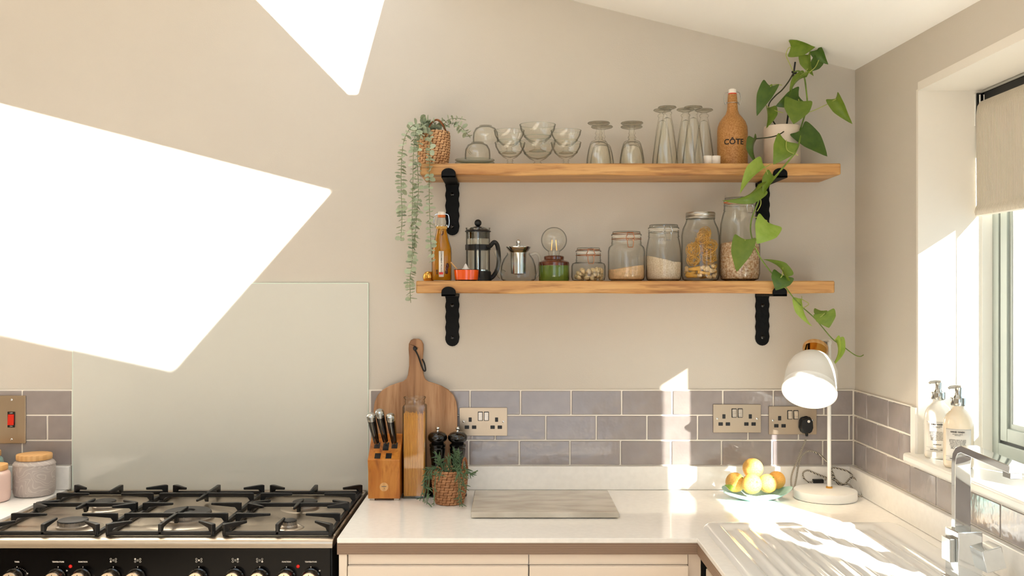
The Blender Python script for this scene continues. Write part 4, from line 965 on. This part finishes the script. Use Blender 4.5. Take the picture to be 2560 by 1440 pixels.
for k in range(34):
    a = -PI/2+rn.uniform(-1.5, 1.5) if k < 24 else rn.uniform(0, 6.28); rr = .043 if k < 24 else .02; pen = rn.random() < .5
    o = bpy.data.objects.new('penne' if pen else 'pasta_shell', PM if pen else SM); COL.objects.link(o); o.parent = t
    z = .010+rn.random()*.034; o.location = (rr*math.cos(a), rr*math.sin(a), z); tang = a+PI/2
    o.rotation_euler = (PI/2+rn.uniform(-.5, .5), 0, tang-PI/2+rn.uniform(-.25, .25)+PI)
    if pen: o.rotation_euler = (0, PI/2+rn.uniform(-.35, .35), tang)
# muesli jar
q = [(0, 0), (.040, 0), (.054, .006), (.0585, .022), (.0590, .090), (.0585, .130), (.0555, .170), (.049, .198), (.0455, .208)]
t = jar('tallest glass clip jar of muesli with orange rubber seal, behind the vine', 1849, -.10, q, .0455, .208, .2465, M['chrome_soft'], .019, 0, M['orange_rub'])
fill(t, 'muesli', M['muesli'], [(0, .003), (.038, .003), (.0528, .008), (.0570, .024), (.0575, .085), (.0565, .104), (.0540, .112), (.030, .120), (0, .122)], .10)

# ------------------------------------------------------------------ worktop objects
# chopping board
t = thing('chopping_board', 'large round-shouldered acacia serving board leaning on the tiles', 'chopping board', at(1037, -.062, WT)); t.rotation_euler = (R(-5.9), 0, 0)
sb = S(-.04)
o_ = [(-.118, 0), (.118, 0), (.124, .006), (.126, .02), (.126, .250), (.123, .272), (.114, .292), (.099, .308), (.078, .320), (.055, .328), (.038, .333), (.028, .341), (.0235, .353), (.0205, .38), (.0205, .405), (.0225, .430), (.0220, .446), (.0165, .457), (.008, .462)]
o_ += [(-x, z) for x, z in reversed(o_[2:])]; o_ = o_[0:]; 
hl = [(.0045*math.cos(2*PI*i/12), .432+.0045*math.sin(2*PI*i/12)) for i in range(12)]
obj('board', MB().prism(o_, -.009, .009, [hl]), M['board'], t, bevel=.003)
g = MB(); g.tube(smooth_pts([(0, .010, .432), (-.003, -.012, .434), (-.002, -.013, .428), (.007, -.013, .41), (.016, -.013, .385), (.024, -.012, .366), (.030, -.011, .366), (.027, -.012, .385), (.020, -.012, .40)], 5), .0024, 7); ball(g, (-.003, -.013, .432), .0055, 8, (1, .7, 1.3)); obj('leather_loop', g, M['black_matt'], t)
# knife block
t = thing('knife_block', 'slanted acacia knife block with a round pale badge', 'knife block', ((960-PX)*S(-.173), -.12, WT))
pr = [(-.053, .006), (-.053, .081), (-.062, .119), (.028, .180), (.044, .180), (.044, .006)]
g = MB(); w = .046; n = len(pr); g.v = [(-w, y, z) for y, z in pr]+[(w, y, z) for y, z in pr]; g.f = [tuple(range(n)), tuple(range(2*n-1, n-1, -1))]+[(i, (i+1) % n, n+(i+1) % n, n+i) for i in range(n)]
kbk = obj('body', g, M['block'], t, bevel=.0015)
for sx in (-1, 1): obj('foot', MB().box((sx*.035-.007, -.046, 0), (sx*.035+.007, -.034, .006)).box((sx*.035-.007, .034, 0), (sx*.035+.007, .046, .006)), M['steel'], t)
sd = Vector((0, .09, .061)).normalized(); sn = Vector((0, -.061, .09)).normalized(); o0 = Vector((0, -.062, .119))
def onslope(x, d, h=0): return Vector((x, 0, 0))+o0+sd*d+sn*h
mS = Matrix((Vector((1, 0, 0)), sd, sn)).transposed().to_4x4()
for x, d0, d1 in ((-.019, .006, .028), (.013, .006, .028), (-.025, .048, .073), (.001, .040, .073), (.026, .048, .073)):
    m = mS.copy(); m.translation = o0; g = MB(); g.box((x-.0085, d0, -.001), (x+.0085, d1, .0004), m); obj('slot', g, M['black_matt'], t)
g = MB(); g.lathe([(0, .0012), (.0125, .0012), (.0125, 0)], 28, Tm(0, -.053, .040) @ Matrix.Rotation(PI/2, 4, 'X')); obj('badge', g, M['bamboo'], t)
g = MB(); g.box((-.007, -.0546, .0405), (.007, -.0542, .0425)); g.tube([(0, -.0546, .036), (.003, -.0546, .0355)], .0007, 5); obj('badge_print', g, M['grey_print'], t)
for x, px, L, lb in ((-.025, 927, .108, 'black handled knife with steel end cap, left in the block'), (.001, 952, .118, 'black handled knife, middle and tallest in the block'), (.026, 979, .106, 'black handled knife, right one in the block beside the spaghetti')):
    base = Vector(t.location)+onslope(x, .064 if L > .11 else .060, 0)
    k = thing('knife', lb, 'knife', base, group='knives in the block'); d = (sn+Vector(((-.11 if px < 970 else -.06), 0, .12))).normalized()
    pts = [d*(L*u) for u in (.12, .2, .35, .55, .75, .9)]; u_ = Vector((1, 0, 0)); v_ = d.cross(u_)
    g = MB(); g.tube(pts, [.0082, .0090, .0098, .0110, .0120, .0124], 14); obj('handle', g, M['black_gloss'], k)
    g = MB(); g.tube([d*(L*.89), d*(L*.93), d*(L*1.0), d*(L*1.05), d*(L*1.075)], [.0126, .0130, .0130, .0118, .008], 16); obj('end_cap', g, M['chrome_soft'], k)
    g = MB(); g.tube([d*.002, d*(L*.06), d*(L*.13)], [.0045, .0050, .0070], 10); obj('bolster', g, M['chrome'], k)
    g = MB(); g.tube([p-v_*(.0084 if i < 3 else .0112) for i, p in enumerate(pts)], .0012, 5); obj('spine', g, M['chrome_soft'], k)
# spaghetti jar
y0 = -.112; s3 = S(y0); t = thing('spaghetti_jar', 'tall square glass jar packed with spaghetti, no lid', 'jar', at(1037, y0, WT))
Hh = lambda py: (HZ-(py-PY)*s3)-WT
def sq(mb, lv, seg=4, rad=.005):
    vs_, n_ = [], 0
    for hw_, z in lv:
        pts = rrect(hw_*2, hw_*2, rad, 3); n_ = len(pts); vs_ += [(x, y_, z) for x, y_ in pts]
    fs = []
    for i in range(len(lv)-1):
        for k in range(n_): fs.append((i*n_+k, i*n_+(k+1) % n_, (i+1)*n_+(k+1) % n_, (i+1)*n_+k))
    return mb.add(vs_, fs+[tuple(range(n_-1, -1, -1))])
g = MB(); sq(g, [(.0325, 0), (.0340, .004), (.0325, .012), (.0330, .06), (.0335, .15), (.0338, .245), (.0335, .266), (.030, .271)]); obj('jar_glass', g, M['jar_glass'], t, sharp=12)
g = MB(); g.lathe([(.030, .270), (.0285, .274), (.0295, .280), (.0285, .285), (.031, .2885), (.033, .292), (.031, .294), (.029, .292)], 36); obj('neck', g, M['jar_glass'], t)
rn = random.Random(11); g = MB(); hb_ = .0285
for k in range(330):
    edge = k < 250; x = rn.uniform(-hb_, hb_); yy = rn.uniform(-hb_, hb_) if not edge else -hb_+rn.uniform(0, .004)
    if k % 5 == 4: x = hb_*rn.choice((-1, 1)); yy = rn.uniform(-hb_, hb_)
    x2 = max(-hb_, min(hb_, x+rn.gauss(0, .010))); top = .232+rn.uniform(-.006, .018)
    g.tube([(x, yy, .008), (x2, yy+rn.uniform(-.001, .001), top)], .0010, 4)
obj('spaghetti', g, M['spaghetti'], t, kind='stuff')
obj('spaghetti_core', MB().box((-.0275, -.0265, .006), (.0275, .0275, .225)), M['spaghetti'], t)
g = MB(); sq(g, [(.0335, .0005), (.0345, .003), (.0335, .007)]); obj('thick_base', g, M['green_glass'], t)
# mills
def mill(label, px, y):
    t = thing('pepper_mill', label, 'pepper mill', at(px, y, WT), group='pepper mills beside the spaghetti jar')
    g = MB(); g.lathe([(0, 0), (.027, 0), (.0285, .004), (.027, .010), (.0275, .016), (.0235, .030), (.0195, .060), (.0180, .085), (.0195, .108), (.0225, .128), (.0235, .140), (.0215, .143), (.0240, .146), (.0245, .152), (.020, .156), (.017, .158)], 40); obj('body', g, M['black_gloss'], t)
    g = MB(); g.lathe([(.017, .158), (.022, .160), (.0275, .166), (.0290, .172), (.0280, .179), (.022, .186), (.012, .190), (0, .191)], 40); obj('head', g, M['black_gloss'], t)
    g = MB(); g.lathe([(.005, .190), (.0035, .192), (.003, .195), (.0055, .197), (.0062, .200), (.005, .2035), (.002, .205), (0, .205)], 18); obj('top_knob', g, M['chrome'], t)
mill('glossy black pepper mill next to the spaghetti jar', 1094, -.105); mill('glossy black pepper mill on the right behind the succulent', 1144, -.108)
# succulent basket
org3 = Vector(at(1124, -.205, WT)); sv = S(-.205)
t = thing('succulent_basket', 'small brown woven basket of trailing green succulent on the worktop', 'plant', org3)
basket(t, M['wicker_dark'], .038, .050, .098, 13, 24, .0024)
g = MB(); braid_loop(g, (-.048, -.006, .085), (-.015, -.040, .088), .020, .0022); braid_loop(g, (.036, -.03, .09), (.050, .012, .09), .040, .0024); obj('handle', g, M['rope'], t)
g = MB(); g.lathe([(0, .085), (.045, .082)], 24); obj('soil', g, M['soil'], t)
sg = MB(); ns = 6
for i in range(ns+1):
    u = i/ns; r = .075*math.sin(PI*min(1, .12+u*.88))**.6+.01; z = .35*u*u
    for k in range(5): a = 2*PI*k/5; sg.v.append((u, r*math.cos(a), z+r*math.sin(a)))
for i in range(ns):
    for k in range(5): sg.f.append((i*5+k, i*5+(k+1) % 5, (i+1)*5+(k+1) % 5, (i+1)*5+k))
SG = _sm(sg, 'leaf'); SG.materials.append(M['succ']); rn = random.Random(21); nl = 0
for k in range(22):
    a = rn.uniform(0, 2*PI) if k > 13 else rn.uniform(-PI, 0); sp = rn.uniform(.5, 1.0); dr = rn.choice((0, .04, .08, .11, .12)) if k < 14 else -.01
    c, s_ = math.cos(a), math.sin(a)
    if k < 14:
        x1 = .056+.014*sp; pts = [(.02*c, .02*s_, .086), (.045*c, .045*s_, .104), (x1*c, x1*s_, .092), ((x1+.006)*c, (x1+.006)*s_, .092-dr*.5), ((x1+.002+.016*sp)*c, (x1+.002+.016*sp)*s_, max(.006, .092-dr))]
    else: pts = [(.015*c, .015*s_, .086), (.03*c, .03*s_, .112), (.05*c*sp, .05*s_*sp, .130+.015*rn.random())]
    P_ = smooth_pts(pts, 6); g = MB(); g.tube(P_, .0011, 5); st = obj('stem', g, M['succ'], t)
    for i in range(2, len(P_)-1, 2 if k < 14 else 1):
        ax = (P_[i+1]-P_[i-1]).normalized()
        for q_ in range(1 if k < 14 else 2):
            if nl > 285: break
            d = (ax*.8+Vector((rn.gauss(0, .7), rn.gauss(0, .7), rn.gauss(.15, .5)))).normalized(); L = rn.uniform(.013, .023)
            n_ = d.orthogonal().normalized(); n_ = Matrix.Rotation(rn.uniform(0, 6), 3, d) @ n_; yy = n_.cross(d)
            p = P_[i]; e = p+d*L
            if e.z < .004: d.z = abs(d.z)
            o = bpy.data.objects.new('leaf', SG); COL.objects.link(o); o.parent = st; nl += 1
            m = Matrix((d*L, yy*L, n_*L)).transposed().to_4x4(); m.translation = p; o.matrix_local = m
# marble slab
t = thing('marble_board', 'pale grey veined marble pastry slab lying on the worktop', 'board', (.098, -.25, WT))
obj('slab', MB().box((-.197, -.147, .002), (.197, .147, .017)), M['marble'], t, bevel=.003)
for sx in (-1, 1):
    for sy in (-1, 1): g = MB(); g.lathe([(0, 0), (.006, 0), (.006, .003)], 12, Tm(sx*.17, sy*.12, 0)); obj('foot', g, M['black_matt'], t)

# ------------------------------------------------------------------ sockets
def psocket(label, px, py, plug=False):
    yb_ = -.0066; t = thing('double_socket', label, 'socket', ((px-PX)*2.98/F, yb_, HZ-(py-PY)*2.98/F))
    obj('plate', MB().prism(rrect(.146, .086, .002), -.0045, .0), M['socket_steel'], t, bevel=.0008)
    for sx in (-1, 1):
        g = MB(); g.prism(rrect(.0155, .028, .0015, 3, sx*.0092, .017), -.0052, -.004); ro = obj('rocker_surround', g, M['black_matt'], t)
        g = MB(); g.prism(rrect(.0115, .0235, .001, 3, sx*.0092, .017), -.0082, -.005); g.v = [(x, y+(z-.017)*.08, z) for x, y, z in g.v]; obj('rocker', g, M['steel'], t)
        for (dx, dz, w_, h_) in ((sx*.0392+sx*.001, .0065, .0095, .0135), (sx*.0392-.011, -.0165, .0135, .0105), (sx*.0392+.011, -.0165, .0135, .0105)):
            g = MB(); g.prism(rrect(w_, h_, .001, 2, dx, dz), -.0048, -.0044); sv_ = obj('pin_hole', g, M['black_matt'], t)
        g = MB(); g.lathe([(0, .0009), (.0022, .0008), (.0032, 0)], 14, Tm(sx*.0605, -.0045, 0) @ Matrix.Rotation(PI/2, 4, 'X')); obj('screw', g, M['chrome'], t)
    return t
psocket('brushed steel double socket by the pepper mills, empty', 1208.5, 1054)
psocket('brushed steel double socket above the fruit dish, empty', 1842, 1046)
sk = psocket('brushed steel double socket behind the desk lamp, with a plug', 1981, 1050.5)
t = thing('cooker_switch', 'upright steel cooker switch plate with a red rocker', 'switch', ((30.5-PX)*2.98/F, -.0066, HZ-(1048.5-PY)*2.98/F))
obj('plate', MB().prism(rrect(.086, .146, .002), -.0045, 0), M['socket_steel'], t, bevel=.0008)
obj('switch_surround', MB().prism(rrect(.0225, .0480, .001), -.0065, -.0044), M['black_gloss'], t)
g = MB(); g.prism(rrect(.018, .032, .001), -.0100, -.006); g.v = [(x, y+z*.12, z) for x, y, z in g.v]; obj('red_rocker', g, M['red_switch'], t, label='red rocker')
text('OFF', .0055, M['white_print'], t, (0, -.0067, .0200)); text('ON', .0055, M['white_print'], t, (0, -.0067, -.0205))
for sz in (-1, 1): g = MB(); g.lathe([(0, .0009), (.0022, .0008), (.0034, 0)], 14, Tm(0, -.0045, sz*.0605) @ Matrix.Rotation(PI/2, 4, 'X')); obj('screw', g, M['chrome'], t)
# plug and flex
t = thing('plug', 'black three pin plug with white dot in the socket behind the lamp', 'plug', ((2015-PX)*2.97/F, -.0112, HZ-(1062-PY)*2.97/F))
g = MB(); o_ = [(-.017, .012), (-.012, .020), (0, .0225), (.012, .020), (.017, .012), (.0185, -.008), (.014, -.020), (.008, -.0245), (-.008, -.0245), (-.014, -.020), (-.0185, -.008)]
g.prism(o_, -.020, 0); obj('body', g, M['black_matt'], t, bevel=.003)
g = MB(); g.prism([(x*1.14, z*1.08+.001) for x, z in o_], -.006, 0); obj('flange', g, M['black_matt'], t, bevel=.002)
g = MB(); g.lathe([(0, .0006), (.0042, .0006), (.0042, 0)], 18, Tm(.004, -.020, .012) @ Matrix.Rotation(PI/2, 4, 'X')); obj('dot', g, M['ceramic_w'], t)
g = MB(); g.tube([(0, -.012, -.024), (0, -.013, -.034)], [.005, .0035], 10); obj('flex_grip', g, M['black_matt'], t)
org4 = Vector((.9, -.06, WT)); g = MB()
cab = [(2015, 1098, -.026), (2008, 1115, -.032), (1994, 1150, -.045), (1980, 1185, -.055), (1978, 1212, -.07), (1984, 1222, -.075), (1990, 1200, -.05), (1996, 1165, -.040), (2004, 1140, -.038), (2022, 1128, -.036), (2046, 1134, -.036), (2064, 1150, -.036), (2080, 1178, -.036), (2092, 1205, -.035), (2110, 1218, -.035), (2132, 1220, -.04),
       (2138, 1205, -.045), (2125, 1182, -.04), (2100, 1172, -.035), (2080, 1170, -.03), (2078, 1185, -.03), (2088, 1200, -.034), (2072, 1196, -.03), (2040, 1184, -.030), (2020, 1176, -.03), (2008, 1182, -.032), (2010, 1195, -.034), (2022, 1205, -.036), (2040, 1202, -.04)]
g.tube(smooth_pts([W(*p)-org4 for p in cab], 6), .0027, 8)
g.tube(smooth_pts([W(*p)-org4 for p in [(2062, 1200, -.035), (2080, 1192, -.030), (2098, 1206, -.035), (2112, 1210, -.04), (2128, 1194, -.045), (2142, 1200, -.07), (2150, 1218, -.095), (2155, 1236, -.115), (2148, 1242, -.12), (2136, 1228, -.10), (2120, 1210, -.06), (2096, 1214, -.035)]], 6), .0027, 8)
cb = obj('lamp_flex', g, M['cable'], loc=org4); tag(cb, 'black and cream woven lamp flex coiled behind the lamp base', 'cable')
g = MB(); g.box((-.016, -.007, -.005), (.016, .007, .006)); o = obj('inline_switch', g, M['black_matt'], cb, bevel=.002); o.location = W(2045, 1203, -.036)-org4

# ------------------------------------------------------------------ desk lamp
LB = Vector((.926, -.138, WT)); t = thing('desk_lamp', 'white metal desk lamp with gold collar and lit bulb', 'lamp', LB)
g = MB(); g.lathe([(0, .001), (.0885, .001), (.0895, .003), (.0895, .023), (.088, .025), (0, .0255)], 60); obj('base', g, M['lamp_white'], t)
g = MB(); g.lathe([(.087, 0), (.0885, .0012)], 50); obj('base_pad', g, M['black_matt'], t)
pole = W(2073, 1210, -.115)-LB
g = MB(); g.tube([(pole.x, pole.y, .0255), (pole.x, pole.y, .455)], .0058, 14); obj('pole', g, M['lamp_white'], t)
g = MB(); g.lathe([(.0095, .0255), (.0095, .030), (.006, .031)], 20, Tm(pole.x, pole.y, 0)); obj('collar', g, M['gold'], t)
O = W(2023, 981, -.215)-LB; nrm = Vector((-.30, -.62, -.72)).normalized(); mS = nrm.to_track_quat('Z', 'Y').to_matrix().to_4x4(); mS.translation = O
pr = [(.0745, 0), (.0765, -.0005), (.0765, -.004), (.0735, -.006), (.0735, -.018), (.074, -.019), (.0735, -.020), (.0730, -.060), (.070, -.082), (.063, -.101), (.052, -.116), (.040, -.125), (.033, -.128)]
g = MB(); g.lathe([(r, z) for r, z in pr], 56, mS); sh_ = obj('shade', g, M['lamp_white'], t)
g = MB(); g.lathe([(.0742, -.0002)]+[(r-.0018, z+.001) for r, z in pr[3:]]+[(0, -.126)], 56, mS); obj('shade_lining', g, M['lamp_inner'], t)
g = MB(); g.lathe([(.0325, -.127), (.0345, -.129), (.0345, -.158)], 40, mS); obj('gold_collar', g, M['gold'], t)
g = MB(); g.lathe([(.0345, -.158), (.0360, -.160), (.0360, -.169), (.034, -.172), (0, -.172)], 40, mS); obj('wooden_cap', g, M['bamboo'], t)
g = MB(); g.lathe([(.012, -.118), (.013, -.095), (.012, -.092)], 20, mS); g.lathe([(.010, -.095), (.014, -.085), (.019, -.072), (.0225, -.058), (.021, -.046), (.014, -.036), (0, -.032)], 24, mS); obj('bulb', g, M['bulb'], t)
cap = mS @ Vector((0, 0, -.165)); g = MB(); g.tube(smooth_pts([cap+Vector((.012, .01, .01)), cap+Vector((.030, .04, .018)), Vector((pole.x+.002, pole.y, .458)), Vector((pole.x, pole.y, .44))], 6), .0042, 8); obj('hinge_arm', g, M['lamp_white'], t)
g = MB(); g.tube(smooth_pts([cap+Vector((.0, .0, .008)), cap+Vector((.022, .0, .018)), cap+Vector((.04, .01, .012)), cap+Vector((.045, .03, -.02))], 6), .0030, 8); obj('flex', g, M['cable'], t)
ld = bpy.data.lights.new('lamp_light', 'POINT'); ld.energy = .35; ld.color = (1, .86, .68); ld.shadow_soft_size = .02
lo = bpy.data.objects.new('lamp_light', ld); COL.objects.link(lo); lo.parent = t; lo.location = mS @ Vector((0, 0, -.020))

# ------------------------------------------------------------------ fruit dish
fd = thing('fruit_dish', 'pale aqua leaf-edged dish under the yellow fruit', 'dish', at(1888, -.150, WT))
g = MB(); nu = 48
for j, (r, z, wv) in enumerate(((0.0, .004, 0), (.045, .003, 0), (.050, .004, 0), (.072, .012, .05), (.090, .022, .10), (.0905, .024, .10), (.070, .0150, .05), (.046, .007, 0), (0, .0065, 0))):
    for i in range(nu):
        a = 2*PI*i/nu; q_ = 1+wv*math.cos(5*a+.5); g.v.append((r*q_*math.cos(a)*1.08, r*q_*.80*math.sin(a), z+wv*.05*math.cos(5*a+.5)+(.010*max(0, math.cos(a-.2))**6 if wv > .06 else 0)))
for j in range(8):
    for i in range(nu): g.f.append((j*nu+i, j*nu+(i+1) % nu, (j+1)*nu+(i+1) % nu, (j+1)*nu+i))
obj('dish', g, M['aqua'], fd)
g = MB(); g.lathe([(.040, 0), (.043, .004)], 30); obj('foot_ring', g, M['aqua'], fd)
frm = MB(); fr_ = []
for i in range(13):
    a = PI*i/12; rr = math.sin(a)*(1-.04*math.cos(a)); fr_.append((rr, -math.cos(a)*.97+(-.05 if i == 0 else .05*(i == 12))))
fr_[0] = (0, -.93); fr_[-1] = (0, .93); frm.lathe(fr_, 28)
FM = frm.mesh('fruit', 0); FM.shade_smooth(); FM.materials.append(M['lemon'])
stm = MB(); stm.lathe([(.10, .9), (.07, .99), (0, 1.0)], 8); STM = stm.mesh('stalk', 0); STM.materials.append(M['fruit_leaf'])
for px, py, y, r, rot, lb in ((1838, 1206, -.140, .0290, (.5, .8, 0), 'yellow fruit at the left edge of the aqua dish'), (1879, 1210, -.188, .0290, (1.2, 0, .4), 'yellow fruit at the front of the aqua dish'),
                          (1882, 1171, -.137, .0300, (-.5, .3, 0), 'yellow fruit on top of the pile in the aqua dish'), (1919, 1209, -.165, .0275, (.7, 0, .9), 'yellow fruit right of the front one in the aqua dish'),
                          (1941, 1200, -.125, .0262, (1.5, .3, 1.9), 'orange yellow fruit at the far right of the aqua dish')):
    c = W(px, py, y); f = thing('yellow_fruit', lb, 'fruit', c, group='yellow fruit in the aqua dish'); f.rotation_euler = rot; f.scale = (r, r, r)
    obj('skin', FM, M['lemon'], f); obj('stalk', STM, M['fruit_leaf'], f)
g = MB(); 
lf = leaf_at(None, HM[0], M['leaf'], W(1830, 1222, -.17), W(1814, 1212, -.18), .02, R(30), name='fruit_leaf', origin=Vector((0, 0, 0))); tag(lf, 'small green leaf under the fruit at the left of the dish', 'leaf')

# ------------------------------------------------------------------ sink drainer and tap
t = thing('sink', 'glossy white sink drainer with long moulded grooves', 'sink', (.745, -.95, WT)); x0, x1, y0_, y1_ = -.247, .262, -.55, .490
g = MB(); nx, ny = 120, 46
def sdz(x, y):
    ex = min(x-x0, x1-x, y1_-y); h = .009*min(1, max(0, ex/.010))**.5
    inn = min(x-x0-.040, x1-x-.075, y1_-y-.045)
    if inn > 0:
        k = min(1, inn/.012); h -= .0065*k*k*(3-2*k)
        if inn > .012: h += .0032*max(0, math.sin((x+.01)/.0335*2*PI*1.0))*min(1, (inn-.012)/.015)
    return h
for j in range(ny+1):
    y = y0_+(y1_-y0_)*(1-(1-j/ny)**1.6)
    for i in range(nx+1):
        u = i/nx; x = x0+(x1-x0)*u; rc = .045
        # rounded back corners
        xx = x; dy = max(0, y-(y1_-rc))
        ins = rc-math.sqrt(max(0, rc*rc-dy*dy)); xx = x0+ins+(x1-x0-2*ins)*u
        g.v.append((xx, y, sdz(x, y) if 0 < i < nx and j < ny else 0))
for j in range(ny):
    for i in range(nx): g.f.append((j*(nx+1)+i, j*(nx+1)+i+1, (j+1)*(nx+1)+i+1, (j+1)*(nx+1)+i))
obj('drainer', g, M['sink'], t, sharp=0)
for o in t.children: o.data.shade_smooth()
tb = Vector((.944, -.965, WT+.0065)); t = thing('mixer_tap', 'square chrome mixer tap with flat lever in front of the window', 'tap', tb)
rz = Matrix.Rotation(R(4), 4, 'Z')
obj('body', MB().box((-.026, -.026, 0), (.026, .026, .104), rz), M['chrome'], t, bevel=.0015)
obj('base_plate', MB().box((-.032, -.030, -.001), (.032, .030, .004), rz), M['chrome'], t, bevel=.001)
g = MB(); secs = []
path = [(0, .01, .100), (0, .01, .235), (0, .006, .256), (0, -.004, .268), (0, -.02, .273), (0, -.19, .262)]
hw_, ht = .0172, .0075
for i, p in enumerate(path):
    p = Vector(p); a = Vector(path[max(i-1, 0)]); b = Vector(path[min(i+1, len(path)-1)]); d = (b-a).normalized(); n_ = Vector((0, d.z, -d.y))
    for sx, sn_ in ((-1, -1), (1, -1), (1, 1), (-1, 1)): g.v.append(tuple(rz @ (p+Vector((sx*hw_, 0, 0))+n_*ht*sn_)))
for i in range(len(path)-1):
    for k in range(4): g.f.append((i*4+k, i*4+(k+1) % 4, (i+1)*4+(k+1) % 4, (i+1)*4+k))
g.f += [(0, 1, 2, 3), tuple(len(path)*4-4+k for k in (3, 2, 1, 0))]
obj('spout', g, M['chrome'], t, bevel=.0012, sharp=50)
obj('aerator', MB().box((-.012, -.185, .243), (.012, -.160, .256), rz), M['chrome_soft'], t, bevel=.001)
m = rz @ Tm(.028, -.012, .052) @ Matrix.Rotation(R(-14), 4, 'Y')
obj('lever', MB().box((-.012, -.038, -.024), (.030, .010, .022), m), M['chrome'], t, bevel=.0015)
obj('side_valve', MB().box((-.038, -.016, .040), (-.0262, .018, .088), rz), M['chrome_soft'], t, bevel=.001)

# ------------------------------------------------------------------ soap bottles on the sill
def soap(label, px, y, mat, l1):
    s_ = S(y); t = thing('soap_bottle', label, 'soap bottle', ((px-PX)*s_, y, 1.0935), R(-24), group='pump soap bottles on the window sill')
    g = MB(); g.lathe([(0, 0), (.030, 0), (.0335, .004), (.0340, .010), (.0340, .100), (.032, .114), (.026, .127), (.017, .136), (.0135, .140), (.0130, .149)], 40); obj('bottle', g, mat, t)
    g = MB(); g.lathe([(0, .166), (.0165, .166), (.0172, .164), (.0172, .149), (.0165, .147), (0, .147)], 32); obj('pump_collar', g, M['chrome_soft'], t)
    g = MB(); g.lathe([(.011, .166), (.0085, .170), (.0075, .172), (.0082, .185), (.0090, .190), (0, .1905)], 24); g.tube([(.006, 0, .191), (-.006, 0, .1915), (-.018, 0, .1895), (-.0215, 0, .186)], [.0045, .0048, .0038, .003], 10); obj('pump_head', g, M['chrome_soft'], t)
    g = MB(); rl = .0344
    for i in range(13): a = R(-52+104*i/12); g.v += [(rl*math.sin(a), -rl*math.cos(a), .018), (rl*math.sin(a), -rl*math.cos(a), .094)]
    g.f = [(2*i, 2*i+2, 2*i+3, 2*i+1) for i in range(12)]; obj('paper_label', g, M['paper'], t, solid=.0002)
    rt = rl+.0003
    def q(s, z, size, m='grey_print', bold=.00005): text(s, size, M[m], t, (0, 0, z), wrap=(rt, R(-4)), bold=bold, depth=.0001)
    q(l1, .087, .0052, 'black_print', .0002); q('NATURALLY MADE\nWITH OILS', .0805, .0026)
    q('\n'.join(['LAVENDER & MINT OIL WITH', 'SEA SALT, ALOE AND LEMON', 'TO CARE FOR YOUR HANDS', 'MADE IN SMALL BATCHES', 'WITH NATURAL OILS ONLY', 'LATHER WELL AND RINSE', 'KEEP OUT OF THE EYES', 'REFILL AND USE AGAIN']), .058, .0029)
    q('NORFOLK', .0365, .0040, 'black_print'); q('NATURAL  |  SOAP', .0235, .0042, 'black_print', .0001)
    g = MB()
    for z in (.0285, .0190, .0925): g.lathe([(rl+.0002, z), (rl+.0002, z+.0004)], 48)
    g.v, g.f = g.v, [f for f in g.f if all(g.v[i][1] < -.021 for i in f)]; obj('label_rule', g, M['grey_print'], t)
soap('clear pump bottle of white dish wash on the sill, farther one', 2346, -.517, M['soap'], 'DISH WASH')
soap('pump bottle of amber tinted hand wash on the sill, nearer one', 2396, -.650, M['soap_warm'], 'HAND WASH')

# ------------------------------------------------------------------ blind
t = thing('roller_blind', 'cream ribbed fabric blind half lowered over the window', 'blind', (1.212, -.468, 1.706)); ln = -(YW1+.468)-.02
g = MB(); yl = [0, -ln]; pf = [(.018, .300), (.006, .297), (-.001, .285), (-.004, .262), (-.0035, .2), (-.003, .03), (-.006, .022), (-.008, .012), (-.006, .003), (0, 0), (.005, .004), (.006, .016), (.003, .026), (.002, .2), (.004, .26), (.010, .28)]
n = len(pf); g.v = [(x, 0, z) for x, z in pf]+[(x, -ln, z) for x, z in pf]; g.f = [tuple(range(n)), tuple(range(2*n-1, n-1, -1))]+[(i, (i+1) % n, n+(i+1) % n, n+i) for i in range(n)]
obj('fabric', g, M['blind'], t)
obj('headrail', MB().box((.016, -ln, .288), (.040, -.002, .322)), M['frame_dark'], t, bevel=.001)
obj('rail_trim', MB().box((.010, -ln, .319), (.042, -.001, .325)), M['chrome_soft'], t)
obj('end_bracket', MB().box((-.002, .001, .262), (.034, .007, .320)), M['black_gloss'], t, bevel=.002)
g = MB()
for x in (.006, .016, .026): g.tube([(x, -.0005, .275), (x, -.0005, .315)], .0025, 8)
obj('bracket_pin', g, M['chrome'], t)
obj('side_channel', MB().box((-.006, .003, .235), (-.002, .0075, .318)), M['white_gloss'], t, bevel=.001)

# ------------------------------------------------------------------ ceramic jars
def cjar(label, x, y, r, h, mat, ridge=False):
    t = thing('ceramic_jar', label, 'jar', (x, y, WT), group='ceramic jars with bamboo lids'); k = r
    pf = [(0, 0), (.82*k, 0), (.93*k, .003), (.99*k, .012), (k, .022), (k, h*.78), (.985*k, h*.86)]+([(1.01*k, h*.865), (1.01*k, h*.875)] if ridge else [])+[(.93*k, h*.94), (.80*k, h*.99), (.76*k, h)]
    g = MB(); g.lathe(pf, 48); obj('body', g, mat, t)
    g = MB(); g.lathe([(0, h), (.83*k, h), (.85*k, h+.002), (.85*k, h+.013), (.83*k, h+.0155), (0, h+.016)], 48); obj('bamboo_lid', g, M['bamboo'], t)
cjar('large grey embossed ceramic jar with bamboo lid', -1.407, -.088, .0585, .106, M['ceramic_grey'], True)
cjar('pink ceramic jar with bamboo lid in front of the grey one', -1.486, -.178, .0500, .090, M['pink'])
cjar('teal ceramic jar with bamboo lid mostly outside the frame', -1.558, -.078, .0500, .112, M['teal'])
print('euc leaves', cnt[0], 'succulent leaves', nl)
